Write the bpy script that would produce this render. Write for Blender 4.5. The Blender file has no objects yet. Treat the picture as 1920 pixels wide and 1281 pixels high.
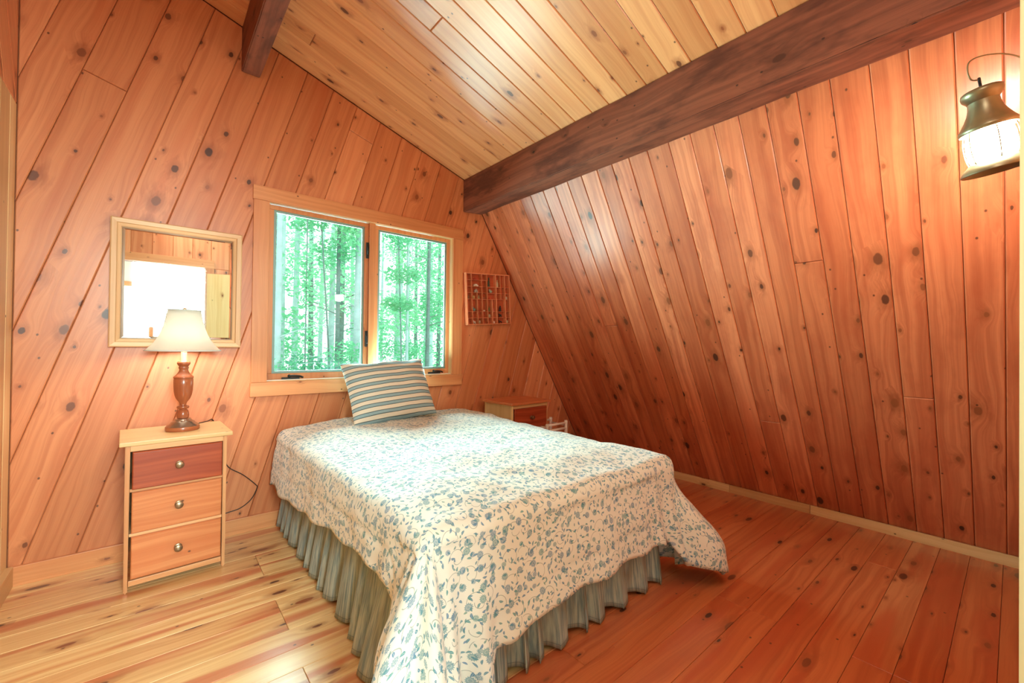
import bpy, bmesh, math, random
from mathutils import Vector, Matrix, noise
R = math.radians
PI = math.pi
random.seed(7)
scn = bpy.context.scene
col = scn.collection

# ------------------------------------------------------------------ camera
cam_d = bpy.data.cameras.new('camera'); cam = bpy.data.objects.new('camera', cam_d); col.objects.link(cam)
cam_d.sensor_width = 36; cam_d.lens = 793.23 * 36 / 1920; cam_d.clip_start = 0.02; cam_d.clip_end = 200
rx = Vector((0.7651264, -0.64376705, 0.0120661)); ux = Vector((-0.01476529, 0.00119215, 0.99989028)); fx = Vector((0.64371079, 0.7652206, 0.00859326))
m = Matrix((rx, ux, -fx)).transposed().to_4x4(); m.translation = (0, 0, 1.2); cam.matrix_world = m
scn.camera = cam
scn.view_settings.view_transform = 'Standard'; scn.view_settings.look = 'None'
scn.view_settings.gamma = 1.0; scn.view_settings.use_curve_mapping = False
scn.view_settings.exposure = -0.08
scn.cycles.max_bounces = 8; scn.cycles.diffuse_bounces = 5; scn.cycles.glossy_bounces = 4; scn.cycles.transparent_max_bounces = 12
scn.cycles.sample_clamp_indirect = 6.0
scn.cycles.caustics_reflective = False; scn.cycles.caustics_refractive = False

# ------------------------------------------------------------------ sky and lights
w = bpy.data.worlds.new('world'); scn.world = w; w.use_nodes = True
bg = w.node_tree.nodes['Background']; bg.inputs[0].default_value = (0.86, 1.0, 0.97, 1); bg.inputs[1].default_value = 3.2

def area(name, loc, target, sx, sy, power, color, spread=180):
    l = bpy.data.lights.new(name, 'AREA'); l.shape = 'RECTANGLE'; l.size = sx; l.size_y = sy; l.energy = power; l.color = color; l.spread = R(spread)
    o = bpy.data.objects.new(name, l); col.objects.link(o); o.location = loc
    o.rotation_euler = (Vector(target) - Vector(loc)).to_track_quat('-Z', 'Y').to_euler()
    return o
def point(name, loc, power, color, r=0.03):
    l = bpy.data.lights.new(name, 'POINT'); l.energy = power; l.color = color; l.shadow_soft_size = r
    o = bpy.data.objects.new(name, l); col.objects.link(o); o.location = loc
    return o
# daylight in the landing's big window behind the doorway, and an added warm fill overhead, with no real lamp there
area('landing_daylight', (0.22, -2.4, 1.9), (0.1, 2.3, 0.2), 1.0, 1.0, 260, (0.74, 1.0, 0.96))
area('warm_fill_light', (0.30, -0.02, 2.95), (1.5, 1.2, 0.0), 0.5, 0.5, 24, (1.0, 0.88, 0.78))
area('bedroom_window_daylight', (1.25, 3.42, 1.55), (1.25, 0.0, 1.75), 1.35, 1.1, 190, (0.60, 0.96, 1.0))
area('window_ground_bounce', (1.10, 3.35, 0.98), (0.75, 2.85, 3.0), 1.4, 0.2, 58, (0.66, 1.0, 0.94))
LANTERN_E, LAMP_W = 260, 34

# ------------------------------------------------------------------ node helper
class G:
    def __init__(s, name, rough=0.5, spec=0.5):
        s.m = bpy.data.materials.new(name); s.m.use_nodes = True; s.t = s.m.node_tree
        s.b = s.t.nodes['Principled BSDF']; s.b.inputs['Roughness'].default_value = rough
        s.b.inputs['Specular IOR Level'].default_value = spec
    def n(s, k, **kw):
        x = s.t.nodes.new(k)
        for a, v in kw.items(): setattr(x, a, v)
        return x
    def put(s, sock, v):
        if v is None: return
        if isinstance(v, bpy.types.NodeSocket): s.t.links.new(v, sock)
        elif isinstance(v, (tuple, list)) and len(v) == 3 and sock.type == 'RGBA': sock.default_value = (*v, 1)
        else: sock.default_value = v
    def M(s, op, a, b=None, c=None, clamp=False):
        x = s.n('ShaderNodeMath', operation=op, use_clamp=clamp)
        s.put(x.inputs[0], a); s.put(x.inputs[1], b); s.put(x.inputs[2], c); return x.outputs[0]
    def uv(s, name='UVMap'):
        u = s.n('ShaderNodeUVMap', uv_map=name); q = s.n('ShaderNodeSeparateXYZ'); s.t.links.new(u.outputs[0], q.inputs[0])
        return q.outputs[0], q.outputs[1]
    def xyz(s, x, y, z=0.0):
        c = s.n('ShaderNodeCombineXYZ'); s.put(c.inputs[0], x); s.put(c.inputs[1], y); s.put(c.inputs[2], z); return c.outputs[0]
    def sep(s, v):
        q = s.n('ShaderNodeSeparateXYZ'); s.t.links.new(v, q.inputs[0]); return q.outputs
    def noise(s, vec, scale=1, detail=2, rough=0.5, dist=0):
        x = s.n('ShaderNodeTexNoise', noise_dimensions='3D'); s.put(x.inputs['Vector'], vec)
        x.inputs['Scale'].default_value = scale; x.inputs['Detail'].default_value = detail
        x.inputs['Roughness'].default_value = rough; x.inputs['Distortion'].default_value = dist
        return x.outputs[0]
    def vor(s, vec, scale=1, rnd=1.0, feature='F1'):
        x = s.n('ShaderNodeTexVoronoi', voronoi_dimensions='2D', feature=feature); s.put(x.inputs['Vector'], vec)
        x.inputs['Scale'].default_value = scale; x.inputs['Randomness'].default_value = rnd
        return x
    def ss(s, v, a, b, lo=0.0, hi=1.0):
        x = s.n('ShaderNodeMapRange', interpolation_type='SMOOTHSTEP'); s.put(x.inputs[0], v); s.put(x.inputs[1], a); s.put(x.inputs[2], b)
        x.inputs[3].default_value = lo; x.inputs[4].default_value = hi; return x.outputs[0]
    def mix(s, f, a, b, mode='MIX'):
        x = s.n('ShaderNodeMix', data_type='RGBA', blend_type=mode); s.put(x.inputs[0], f)
        s.put(x.inputs[6], a); s.put(x.inputs[7], b); return x.outputs[2]
    def bump(s, h, strength=0.3, dist=0.002):
        x = s.n('ShaderNodeBump'); x.inputs['Strength'].default_value = strength; x.inputs['Distance'].default_value = dist
        s.put(x.inputs['Height'], h); s.t.links.new(x.outputs[0], s.b.inputs['Normal'])
    def out(s, c): s.put(s.b.inputs['Base Color'], c); return s.m

def lin(r, g, b):
    f = lambda c: (c / 255 / 12.92) if c / 255 <= 0.04045 else ((c / 255 + 0.055) / 1.055) ** 2.4
    return (f(r), f(g), f(b))

def wood(name, light, dark, alt, knot=(0.045, 0.018, 0.012), halo=(0.30, 0.085, 0.03), ku=3.6, kv=6.5, kp=0.62, kr=0.085,
         streak=0.45, stripe=0.12, rough=0.38, tone=0.35, knotmix=0.95, blotch=0.0, coat=0.15, pale=None):
    g = G(name, rough, 0.4)
    g.b.inputs['Coat Weight'].default_value = coat; g.b.inputs['Coat Roughness'].default_value = 0.3
    u, v = g.uv(); tn, sd = g.uv('tone')
    pu = g.M('ADD', u, g.M('MULTIPLY', sd, 17.31)); pv = g.M('ADD', v, g.M('MULTIPLY', sd, 5.77))
    wob = g.noise(g.xyz(g.M('MULTIPLY', pu, 1.7), g.M('MULTIPLY', pv, 5.0)), 1, 2)
    V = g.vor(g.xyz(g.M('MULTIPLY', pu, ku), g.M('MULTIPLY', pv, kv)), 1, 0.85)
    D = V.outputs['Distance']; C = g.sep(V.outputs['Color'])
    ex = g.M('GREATER_THAN', C[0], 1 - kp)
    rad = g.M('MULTIPLY_ADD', g.M('MULTIPLY', C[1], C[1]), kr * 1.1, kr * 0.35)
    edge = g.M('MULTIPLY', g.noise(g.xyz(g.M('MULTIPLY', pu, 60), g.M('MULTIPLY', pv, 60)), 1, 2), 0.045)
    Dn = g.M('ADD', D, g.M('SUBTRACT', edge, 0.022))
    fall = g.M('MULTIPLY', ex, g.ss(D, g.M('MULTIPLY', rad, 4.5), 0.0))
    gg = g.M('ADD', g.M('MULTIPLY', pv, 34), g.M('MULTIPLY', wob, 2.6))
    gg = g.M('ADD', gg, g.M('MULTIPLY', fall, 1.3))
    rings = g.noise(g.xyz(g.M('MULTIPLY', pu, 0.55), gg, sd), 1, 3, 0.6)
    fine = g.noise(g.xyz(g.M('MULTIPLY', pu, 3.0), g.M('MULTIPLY', gg, 7.0)), 1, 2, 0.6)
    lines = g.M('POWER', g.M('MULTIPLY_ADD', g.M('SINE', g.M('MULTIPLY', gg, 5.2)), 0.5, 0.5), 3.0)
    big = g.noise(g.xyz(g.M('MULTIPLY', pu, 0.9), g.M('MULTIPLY', pv, 9.0), sd), 1, 2)
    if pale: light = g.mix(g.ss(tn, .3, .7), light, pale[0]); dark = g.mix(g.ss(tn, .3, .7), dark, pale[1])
    c = g.mix(g.M('MULTIPLY', g.ss(rings, 0.36, 0.68), streak), light, dark)
    c = g.mix(g.M('MULTIPLY', g.M('MULTIPLY', lines, g.ss(big, 0.42, 0.62)), stripe), c, dark)
    c = g.mix(g.M('MULTIPLY', g.ss(fine, 0.45, 0.75), 0.22), c, dark)
    c = g.mix(g.M('MULTIPLY', g.ss(big, 0.52, 0.64 if pale else 0.72), 0.7 if pale else 0.5), c, alt)
    t2 = g.M('MULTIPLY_ADD', g.M('SUBTRACT', tn, 0.5), tone, 1.0)
    c = g.mix(1.0, c, g.xyz(t2, g.M('POWER', t2, 1.5), g.M('POWER', t2, 1.9)), 'MULTIPLY')
    if blotch:
        bl = g.noise(g.xyz(g.M('MULTIPLY', pu, 2.2), g.M('MULTIPLY', pv, 6)), 1, 4, 0.65)
        c = g.mix(g.M('MULTIPLY', g.ss(bl, 0.45, 0.65), blotch), c, dark)
    smn = g.noise(g.xyz(g.M('MULTIPLY', pu, 7), g.M('MULTIPLY', pv, 22), sd), 1, 3, .6)
    sm_ = g.M('MULTIPLY', g.M('MULTIPLY', ex, g.ss(D, g.M('MULTIPLY', rad, 5.0), rad)), g.ss(smn, .48, .62))
    c = g.mix(g.M('MULTIPLY', sm_, 0.55), c, g.mix(.5, dark, halo))
    hl = g.M('MULTIPLY', ex, g.ss(Dn, g.M('MULTIPLY', rad, 2.6), rad))
    c = g.mix(g.M('MULTIPLY', hl, 0.45), c, halo)
    core = g.M('MULTIPLY', ex, g.ss(Dn, rad, g.M('MULTIPLY', rad, 0.72)))
    kc = g.mix(C[2], knot, halo)
    c = g.mix(g.M('MULTIPLY', core, knotmix), c, kc)
    # small pin knots
    V2 = g.vor(g.xyz(g.M('MULTIPLY', pu, 9), g.M('MULTIPLY', pv, 12)), 1, 1.0); C2 = g.sep(V2.outputs['Color'])
    pin = g.M('MULTIPLY', g.M('GREATER_THAN', C2[0], 0.91), g.ss(V2.outputs['Distance'], 0.075, 0.03))
    c = g.mix(g.M('MULTIPLY', pin, 0.8), c, knot)
    g.bump(g.M('ADD', g.M('MULTIPLY', fine, 0.6), g.M('MULTIPLY', lines, 0.3)), 0.18, 0.0012)
    return g.out(c)

def plain(name, c, rough=0.5, metal=0.0, spec=0.5, var=0.06, scale=30, emit=None, es=0.0, bump=0.0):
    g = G(name, rough, spec); g.b.inputs['Metallic'].default_value = metal
    tc = g.n('ShaderNodeTexCoord'); nz = g.noise(tc.outputs['Object'], scale, 3)
    f = g.M('MULTIPLY_ADD', nz, var * 2, 1 - var)
    g.out(g.mix(1.0, c, g.xyz(f, f, f), 'MULTIPLY'))
    if bump: g.bump(nz, bump, 0.003)
    if emit: g.b.inputs['Emission Color'].default_value = (*emit, 1); g.b.inputs['Emission Strength'].default_value = es
    return g.m

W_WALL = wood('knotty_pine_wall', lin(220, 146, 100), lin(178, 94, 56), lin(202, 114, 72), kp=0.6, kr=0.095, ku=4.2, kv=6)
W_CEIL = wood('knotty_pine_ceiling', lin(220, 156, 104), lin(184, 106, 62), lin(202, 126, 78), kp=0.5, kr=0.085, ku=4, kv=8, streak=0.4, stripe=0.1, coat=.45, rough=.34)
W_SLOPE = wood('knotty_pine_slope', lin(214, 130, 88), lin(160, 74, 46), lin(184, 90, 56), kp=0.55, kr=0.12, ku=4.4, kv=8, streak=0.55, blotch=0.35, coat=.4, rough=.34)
W_FLOOR = wood('pine_floorboards', lin(208, 122, 74), lin(172, 80, 44), lin(188, 88, 52), kp=0.6, kr=0.105, ku=3.0, kv=8.5, streak=0.7, stripe=0.1, rough=0.3, tone=0.2, coat=0.6, pale=(lin(234, 200, 142), lin(204, 148, 88)))  # pale pair carries the daylight glare painted into the left boards
W_BEAM = wood('rough_dark_beam', lin(142, 84, 62), lin(72, 38, 30), lin(112, 60, 44), knot=(0.02, 0.01, 0.008), halo=(0.10, 0.03, 0.015), kp=0.45, kr=0.09, ku=3, kv=5, blotch=0.75, rough=0.6, coat=0)
W_TRIM = wood('window_trim_pine', lin(214, 146, 96), lin(180, 104, 58), lin(198, 120, 74), kp=0.25, kr=0.06, ku=3, kv=6, stripe=0.12)
W_TRIMP = wood('pale_trim_pine', lin(222, 188, 136), lin(196, 146, 92), lin(210, 164, 108), kp=0.15, kr=0.05, ku=3, kv=6, streak=0.4)
W_MIRROR = wood('pale_oak_frame', lin(228, 190, 146), lin(208, 156, 106), lin(216, 168, 120), kp=0.0, streak=0.5)
W_NS = wood('nightstand_pine', lin(224, 168, 118), lin(198, 126, 78), lin(212, 142, 92), kp=0.06, kr=0.05, streak=0.5)
W_NSTOP = wood('nightstand_top_pine', lin(232, 204, 150), lin(214, 178, 118), lin(222, 188, 132), kp=0.0, streak=0.4)
W_DR = wood('orange_drawer_pine', lin(220, 144, 94), lin(196, 108, 62), lin(206, 118, 72), kp=0.05, kr=0.05, streak=0.7, stripe=0.3, tone=.12)
W_DRED = wood('red_drawer_wood', lin(178, 84, 50), lin(134, 50, 28), lin(150, 60, 36), kp=0.0, streak=0.7, stripe=0.3)
W_BOX = wood('tray_wood', lin(226, 146, 104), lin(200, 112, 74), lin(210, 122, 84), kp=0.0)
W_TRAYBACK = wood('tray_back_wood', lin(190, 96, 62), lin(160, 70, 42), lin(172, 80, 50), kp=0.0)
M_DARKGAP = plain('dark_board_gap', (0.03, 0.014, 0.008), 0.9)
M_GROOVE = plain('groove_backing', (0.26, 0.08, 0.04), 0.9)
M_BRASS = plain('aged_brass', (0.62, 0.42, 0.18), 0.28, 1.0)
M_KNOB = plain('antique_knob', (0.30, 0.20, 0.12), 0.35, 0.8)
M_IRON = plain('dark_iron', (0.03, 0.03, 0.03), 0.45, 0.6)
M_CORD = plain('brown_cord', (0.02, 0.014, 0.01), 0.5)
M_WHITE = plain('white_paint', (0.90, 0.87, 0.80), 0.5)
M_GASKET = plain('grey_gasket', (0.20, 0.34, 0.32), 0.4)
M_COPPER = plain('lantern_metal', (0.27, 0.24, 0.14), 0.36, 0.7, var=0.25, scale=14)
M_LAMPWOOD = wood('turned_lamp_wood', lin(176, 102, 64), lin(140, 70, 44), lin(156, 82, 52), kp=-1, rough=0.22)
M_PEWTER = plain('pewter_base', (0.45, 0.36, 0.30), 0.22, 0.9)
M_SOCKET = plain('candle_sleeve', (0.85, 0.72, 0.45), 0.5)
M_HALLWALL = plain('landing_wall_paint', (0.78, 0.80, 0.78), 0.8, var=0.02)
M_BULB = plain('lit_bulb', (1, 1, 1), 0.4, emit=(1.0, 0.93, 0.82), es=60)

def glass_mat(name, tint=(1, 1, 1), refl=0.08, rough=0.0):
    mt = bpy.data.materials.new(name); mt.use_nodes = True; t = mt.node_tree; t.nodes.clear()
    o = t.nodes.new('ShaderNodeOutputMaterial'); mx = t.nodes.new('ShaderNodeMixShader'); tr = t.nodes.new('ShaderNodeBsdfTransparent'); gl = t.nodes.new('ShaderNodeBsdfGlossy')
    fr = t.nodes.new('ShaderNodeFresnel'); fr.inputs[0].default_value = 1.45
    tr.inputs[0].default_value = (*tint, 1); gl.inputs['Roughness'].default_value = rough
    t.links.new(fr.outputs[0], mx.inputs[0]); t.links.new(tr.outputs[0], mx.inputs[1]); t.links.new(gl.outputs[0], mx.inputs[2]); t.links.new(mx.outputs[0], o.inputs[0])
    return mt
M_GLASS = glass_mat('window_glass', (0.93, 0.99, 0.96))
M_MIRROR = G('mirror_silver', 0.015).m
M_MIRROR.node_tree.nodes['Principled BSDF'].inputs['Metallic'].default_value = 1.0
M_MIRROR.node_tree.nodes['Principled BSDF'].inputs['Base Color'].default_value = (0.86, 0.90, 0.88, 1)

def shade_mat():
    mt = bpy.data.materials.new('lamp_shade_cloth'); mt.use_nodes = True; t = mt.node_tree; t.nodes.clear()
    o = t.nodes.new('ShaderNodeOutputMaterial'); mx = t.nodes.new('ShaderNodeMixShader'); d = t.nodes.new('ShaderNodeBsdfDiffuse'); tr = t.nodes.new('ShaderNodeBsdfTranslucent')
    nz = t.nodes.new('ShaderNodeTexNoise'); nz.inputs['Scale'].default_value = 300; rp = t.nodes.new('ShaderNodeMapRange'); rp.inputs[3].default_value = 0.68; rp.inputs[4].default_value = 0.76
    t.links.new(nz.outputs[0], rp.inputs[0]); t.links.new(rp.outputs[0], mx.inputs[0])
    d.inputs[0].default_value = (0.86, 0.88, 0.84, 1); tr.inputs[0].default_value = (0.92, 0.94, 0.88, 1)
    t.links.new(d.outputs[0], mx.inputs[1]); t.links.new(tr.outputs[0], mx.inputs[2]); t.links.new(mx.outputs[0], o.inputs[0])
    return mt
M_SHADE = shade_mat()

# ------------------------------------------------------------------ object helpers
def tag(o, label=None, cat=None, group=None, kind=None):
    if label: o['label'] = label
    if cat: o['category'] = cat
    if group: o['group'] = group
    if kind: o['kind'] = kind
    return o
def empty(name, loc=(0, 0, 0), rz=0.0, label=None, cat=None, group=None):
    o = bpy.data.objects.new(name, None); col.objects.link(o); o.location = loc; o.rotation_euler.z = rz; o.empty_display_size = 0.05
    return tag(o, label, cat, group)
def link(name, me, mat, parent=None, smooth=False):
    o = bpy.data.objects.new(name, me); col.objects.link(o)
    if mat: me.materials.append(mat)
    if parent: o.parent = parent
    if smooth: me.shade_smooth()
    return o
def from_bm(name, bm, mat, parent=None, smooth=False, sharp=None):
    if not bm.loops.layers.uv.get('UVMap'): boxuv(bm)
    if sharp is not None:
        for f in bm.faces: f.smooth = True
        for e in bm.edges:
            if len(e.link_faces) == 2 and e.calc_face_angle(0) > sharp: e.smooth = False
    me = bpy.data.meshes.new(name); bm.to_mesh(me); bm.free()
    return link(name, me, mat, parent, smooth)
def boxuv(bm, axis=None):
    """grain runs along the longest side; every piece gets its own tone and seed"""
    uvl = bm.loops.layers.uv.new('UVMap'); tl = bm.loops.layers.uv.new('tone')
    if not bm.verts: return
    lo = [min(v.co[i] for v in bm.verts) for i in range(3)]; hi = [max(v.co[i] for v in bm.verts) for i in range(3)]
    ext = [hi[i] - lo[i] for i in range(3)]; a = ext.index(max(ext)) if axis is None else axis
    t, s = random.random(), random.random() * 9
    bm.normal_update()
    for f in bm.faces:
        n = [abs(x) for x in f.normal]; k = n.index(max(n)); o = [i for i in range(3) if i != k]
        if a in o: p, q = a, [i for i in o if i != a][0]
        else: p, q = o
        for l in f.loops:
            l[uvl].uv = (l.vert.co[p], l.vert.co[q]); l[tl].uv = (t, s)
def add_box(bm, x0, x1, y0, y1, z0, z1, bev=0.0):
    r = bmesh.ops.create_cube(bm, size=1)
    for v in r['verts']:
        v.co = Vector((x0 if v.co.x < 0 else x1, y0 if v.co.y < 0 else y1, z0 if v.co.z < 0 else z1))
    if bev: bmesh.ops.bevel(bm, geom=list({e for v in r['verts'] for e in v.link_edges}), offset=bev, segments=2, affect='EDGES', profile=0.6)
def box(name, x0, x1, y0, y1, z0, z1, mat, parent=None, bev=0.002, axis=None):
    bm = bmesh.new(); add_box(bm, x0, x1, y0, y1, z0, z1, bev); boxuv(bm, axis); return from_bm(name, bm, mat, parent)
def lathe(name, prof, mat, parent=None, seg=40, sharp=R(35), cap=True):
    bm = bmesh.new(); rings = []
    for r, z in prof:
        rings.append([bm.verts.new((r * math.cos(2 * PI * i / seg), r * math.sin(2 * PI * i / seg), z)) for i in range(seg)])
    for a, b in zip(rings, rings[1:]):
        for i in range(seg): bm.faces.new((a[i], a[(i + 1) % seg], b[(i + 1) % seg], b[i]))
    if cap:
        bm.faces.new(rings[0][::-1]); bm.faces.new(rings[-1])
    bmesh.ops.recalc_face_normals(bm, faces=bm.faces)
    return from_bm(name, bm, mat, parent, sharp=sharp)
def tube(name, pts, rad, mat, parent=None, seg=8, smooth_path=True, closed=False):
    P = [Vector(p) for p in pts]
    if smooth_path and len(P) > 2:
        Q = []
        for i in range(len(P) - 1):
            a, b, c, d = P[max(i - 1, 0)], P[i], P[i + 1], P[min(i + 2, len(P) - 1)]
            for k in range(6):
                t = k / 6; Q.append(0.5 * ((2 * b) + (c - a) * t + (2 * a - 5 * b + 4 * c - d) * t * t + (3 * b - a - 3 * c + d) * t ** 3))
        Q.append(P[-1]); P = Q
    bm = bmesh.new(); rings = []; n0 = None
    for i, p in enumerate(P):
        d = (P[min(i + 1, len(P) - 1)] - P[max(i - 1, 0)]).normalized()
        if n0 is None: n0 = d.orthogonal().normalized()
        n0 = (n0 - d * n0.dot(d)).normalized(); b = d.cross(n0)
        rr = rad[i] if isinstance(rad, list) else rad
        rings.append([bm.verts.new(p + (n0 * math.cos(2 * PI * k / seg) + b * math.sin(2 * PI * k / seg)) * rr) for k in range(seg)])
    for a, b in zip(rings, rings[1:]):
        for k in range(seg): bm.faces.new((a[k], a[(k + 1) % seg], b[(k + 1) % seg], b[k]))
    bm.faces.new(rings[0][::-1]); bm.faces.new(rings[-1])
    return from_bm(name, bm, mat, parent, smooth=True)

# ------------------------------------------------------------------ planks
def clip(poly, n, c, keep_less=True):
    """clip a convex 2D polygon by n.p <= c"""
    out = []; s = 1 if keep_less else -1
    for i in range(len(poly)):
        p, q = poly[i], poly[(i + 1) % len(poly)]
        dp = s * (n[0] * p[0] + n[1] * p[1] - c); dq = s * (n[0] * q[0] + n[1] * q[1] - c)
        if dp <= 0: out.append(p)
        if (dp < 0 < dq) or (dq < 0 < dp):
            t = dp / (dp - dq); out.append((p[0] + (q[0] - p[0]) * t, p[1] + (q[1] - p[1]) * t))
    return out
def parea(p): return 0.5 * abs(sum(p[i][0] * p[(i + 1) % len(p)][1] - p[(i + 1) % len(p)][0] * p[i][1] for i in range(len(p)))) if len(p) > 2 else 0
def plank_obj(cells, O, S, T, N, along, gap, bev, depth, thick, mat, parent, name='plank', tone=None):
    """cells: 2D convex cells (s,t) on the plane O + s*S + t*T whose outer face looks along N"""
    bm = bmesh.new()
    for c in cells:
        vs = [bm.verts.new(O + S * p[0] + T * p[1]) for p in c]
        try: bm.faces.new(vs)
        except ValueError: pass
    bmesh.ops.remove_doubles(bm, verts=bm.verts, dist=1e-4)
    bm.normal_update()
    for f in bm.faces:
        if f.normal.dot(N) < 0: f.normal_flip()
    if len(bm.faces) > 1: bmesh.ops.dissolve_faces(bm, faces=bm.faces[:])
    bmesh.ops.dissolve_limit(bm, angle_limit=0.01, verts=bm.verts, edges=bm.edges)
    if gap: 
        r = bmesh.ops.inset_region(bm, faces=bm.faces[:], thickness=gap, use_even_offset=True, use_boundary=True)
        bmesh.ops.delete(bm, geom=r['faces'], context='FACES')
    if not bm.faces: bm.free(); return None
    base = bm.faces[:]
    for v in bm.verts: v.co -= N * depth
    r = bmesh.ops.inset_region(bm, faces=base, thickness=bev, depth=depth, use_even_offset=True, use_boundary=True)
    be = [e for e in bm.edges if e.is_boundary]
    r = bmesh.ops.extrude_edge_only(bm, edges=be)
    for v in [g for g in r['geom'] if isinstance(g, bmesh.types.BMVert)]: v.co -= N * thick
    bmesh.ops.recalc_face_normals(bm, faces=bm.faces)
    uvl = bm.loops.layers.uv.new('UVMap'); tl = bm.loops.layers.uv.new('tone')
    A = S * along[0] + T * along[1]; B = N.cross(A)
    tn = random.random() if tone is None else tone; sd = random.random() * 9
    for f in bm.faces:
        for l in f.loops:
            d = l.vert.co - O; l[uvl].uv = (d.dot(A), d.dot(B)); l[tl].uv = (tn, sd)
    return from_bm(name, bm, mat, parent)
def planks(parent, poly, O, S, T, N, along, cuts, mat, hole=None, gap=0.0009, bev=0.0038, depth=0.0038, thick=0.012, joints=None, name='plank', tone_at=None):
    O, S, T, N = Vector(O), Vector(S), Vector(T), Vector(N)
    nr = (along[1], -along[0])                       # across the boards
    for k, (a, b) in enumerate(zip(cuts, cuts[1:])):
        st = clip(clip(poly, nr, a, False), nr, b)
        if parea(st) < 4e-4: continue
        segs = [st]
        for (lo, hi, at) in (joints or []):
            if lo - 1e-3 <= (a + b) / 2 <= hi + 1e-3:
                new = []
                for s in segs:
                    for q in (clip(s, along, at), clip(s, along, at, False)):
                        if parea(q) > 4e-4: new.append(q)
                segs = new
        for s in segs:
            groups = [[s]]
            if hole:
                x0, x1, z0, z1 = hole; cells = {}
                for i, (lo, hi) in enumerate(((-99, x0), (x0, x1), (x1, 99))):
                    for j, (l2, h2) in enumerate(((-99, z0), (z0, z1), (z1, 99))):
                        if i == 1 and j == 1: continue
                        c = clip(clip(clip(clip(s, (1, 0), lo, False), (1, 0), hi), (0, 1), l2, False), (0, 1), h2)
                        if parea(c) > 1e-5: cells[(i, j)] = c
                groups = []; left = set(cells)
                while left:
                    st_ = [left.pop()]; g_ = []
                    while st_:
                        c = st_.pop(); g_.append(cells[c])
                        for d in list(left):
                            if abs(c[0] - d[0]) + abs(c[1] - d[1]) == 1: left.discard(d); st_.append(d)
                    if sum(parea(c) for c in g_) > 6e-4: groups.append(g_)
            for g_ in groups:
                plank_obj(g_, O, S, T, N, along, gap, bev, depth, thick, mat, parent, name, tone_at(sum(p[0] for p in g_[0]) / len(g_[0]), sum(p[1] for p in g_[0]) / len(g_[0])) if tone_at else None)

# ------------------------------------------------------------------ room numbers
B = 3.137; L = -0.537; SX = 3.711; TH = R(58.81); CT = R(17.56); CZ = 3.3076; FY = -0.30
RX = (SX * math.tan(TH) - CZ) / (math.tan(TH) - math.tan(CT)); RZ = CZ - RX * math.tan(CT)   # where ceiling meets slope
LZ = CZ - L * math.tan(CT)
def cuts_from(lst, lo, hi, p):
    out = list(lst)
    while out[0] > lo: out.insert(0, out[0] - p)
    while out[-1] < hi: out.append(out[-1] + p)
    return out

# floor
fl = empty('floor'); tag(fl, kind='structure')
box('subfloor', L - 0.3, SX + 0.3, FY - 3.2, B + 0.2, -0.06, -0.018, M_DARKGAP, fl, 0)
FR = [0.04, .166, .289, .41, .54, .67, .79, .924, 1.04, 1.17, 1.30, 1.43, 1.56, 1.694, 1.817, 1.951, 2.10, 2.218, 2.348, 2.485, 2.615, 2.752, 2.88, 3.01, 3.14]
FR = cuts_from(FR, FY, B, 0.13)
planks(fl, [(L, FY), (SX, FY), (SX, B), (L, B)], (0, 0, 0), (1, 0, 0), (0, 1, 0), (0, 0, 1), (1, 0), [-y for y in FR[::-1]], W_FLOOR, tone_at=lambda s_, t_: random.uniform(.58, 1.0) if s_ < 1.35 and t_ > 1.2 else random.uniform(0, .42),  # boards on the left get paler tones: window glare put into their colour
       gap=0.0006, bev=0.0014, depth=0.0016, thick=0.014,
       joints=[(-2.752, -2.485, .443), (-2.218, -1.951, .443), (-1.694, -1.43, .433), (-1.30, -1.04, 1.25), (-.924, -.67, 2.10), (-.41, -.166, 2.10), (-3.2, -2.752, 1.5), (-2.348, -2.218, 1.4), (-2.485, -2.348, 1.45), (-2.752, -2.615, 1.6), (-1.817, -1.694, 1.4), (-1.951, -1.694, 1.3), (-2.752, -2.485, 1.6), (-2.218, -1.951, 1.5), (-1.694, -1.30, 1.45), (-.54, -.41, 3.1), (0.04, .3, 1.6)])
# back wall
wb = empty('wall_back'); tag(wb, kind='structure')
n73 = R(73.5); al = (math.cos(n73), math.sin(n73))
WC = [-1.218, -1.046, -.866, -.681, -.4955, -.315, -.128, .052, .231, .418, .605, .79, .981, 1.173, 1.36, 1.55]
WC = cuts_from(WC, -1.6, 3.7, 0.186)
wpoly = [(L, 0), (SX, 0), (RX, RZ), (L, LZ)]
OX0, OX1, OZ0, OZ1 = 0.548, 1.955, 0.937, 2.128
planks(wb, wpoly, (0, B, 0), (1, 0, 0), (0, 0, 1), (0, -1, 0), al, WC, W_WALL, hole=(OX0, OX1, OZ0, OZ1), gap=0.0009, bev=0.0042, depth=0.004,
       joints=[(-1.046, -.866, 2.42), (.231, .418, 2.95), (.605, .79, 0.75), (1.36, 1.55, 2.0)])
bmx = bmesh.new()   # backing slabs round the opening
for (x0, x1, z0, z1) in ((L - .2, OX0, -0.1, 3.6), (OX1, 3.9, -0.1, 3.6), (OX0, OX1, -0.1, OZ0), (OX0, OX1, OZ1, 3.6)): add_box(bmx, x0, x1, B + .0145, B + .10, z0, z1)
from_bm('wall_backing', bmx, M_GROOVE, wb)
# sloping wall
wr = empty('wall_right'); tag(wr, kind='structure')
SL = [.027, .149, .274, .395, .53, .655, .788, .915, 1.04, 1.17, 1.30, 1.439, 1.57, 1.70, 1.822, 1.959, 2.092, 2.219, 2.341, 2.486, 2.608, 2.736, 2.86, 2.983, 3.137]
SL = cuts_from(SL, FY, B, 0.128)
slen = RZ / math.sin(TH)
sN = Vector((-math.sin(TH), 0, -math.cos(TH))); sU = Vector((-math.cos(TH), 0, math.sin(TH)))
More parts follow.
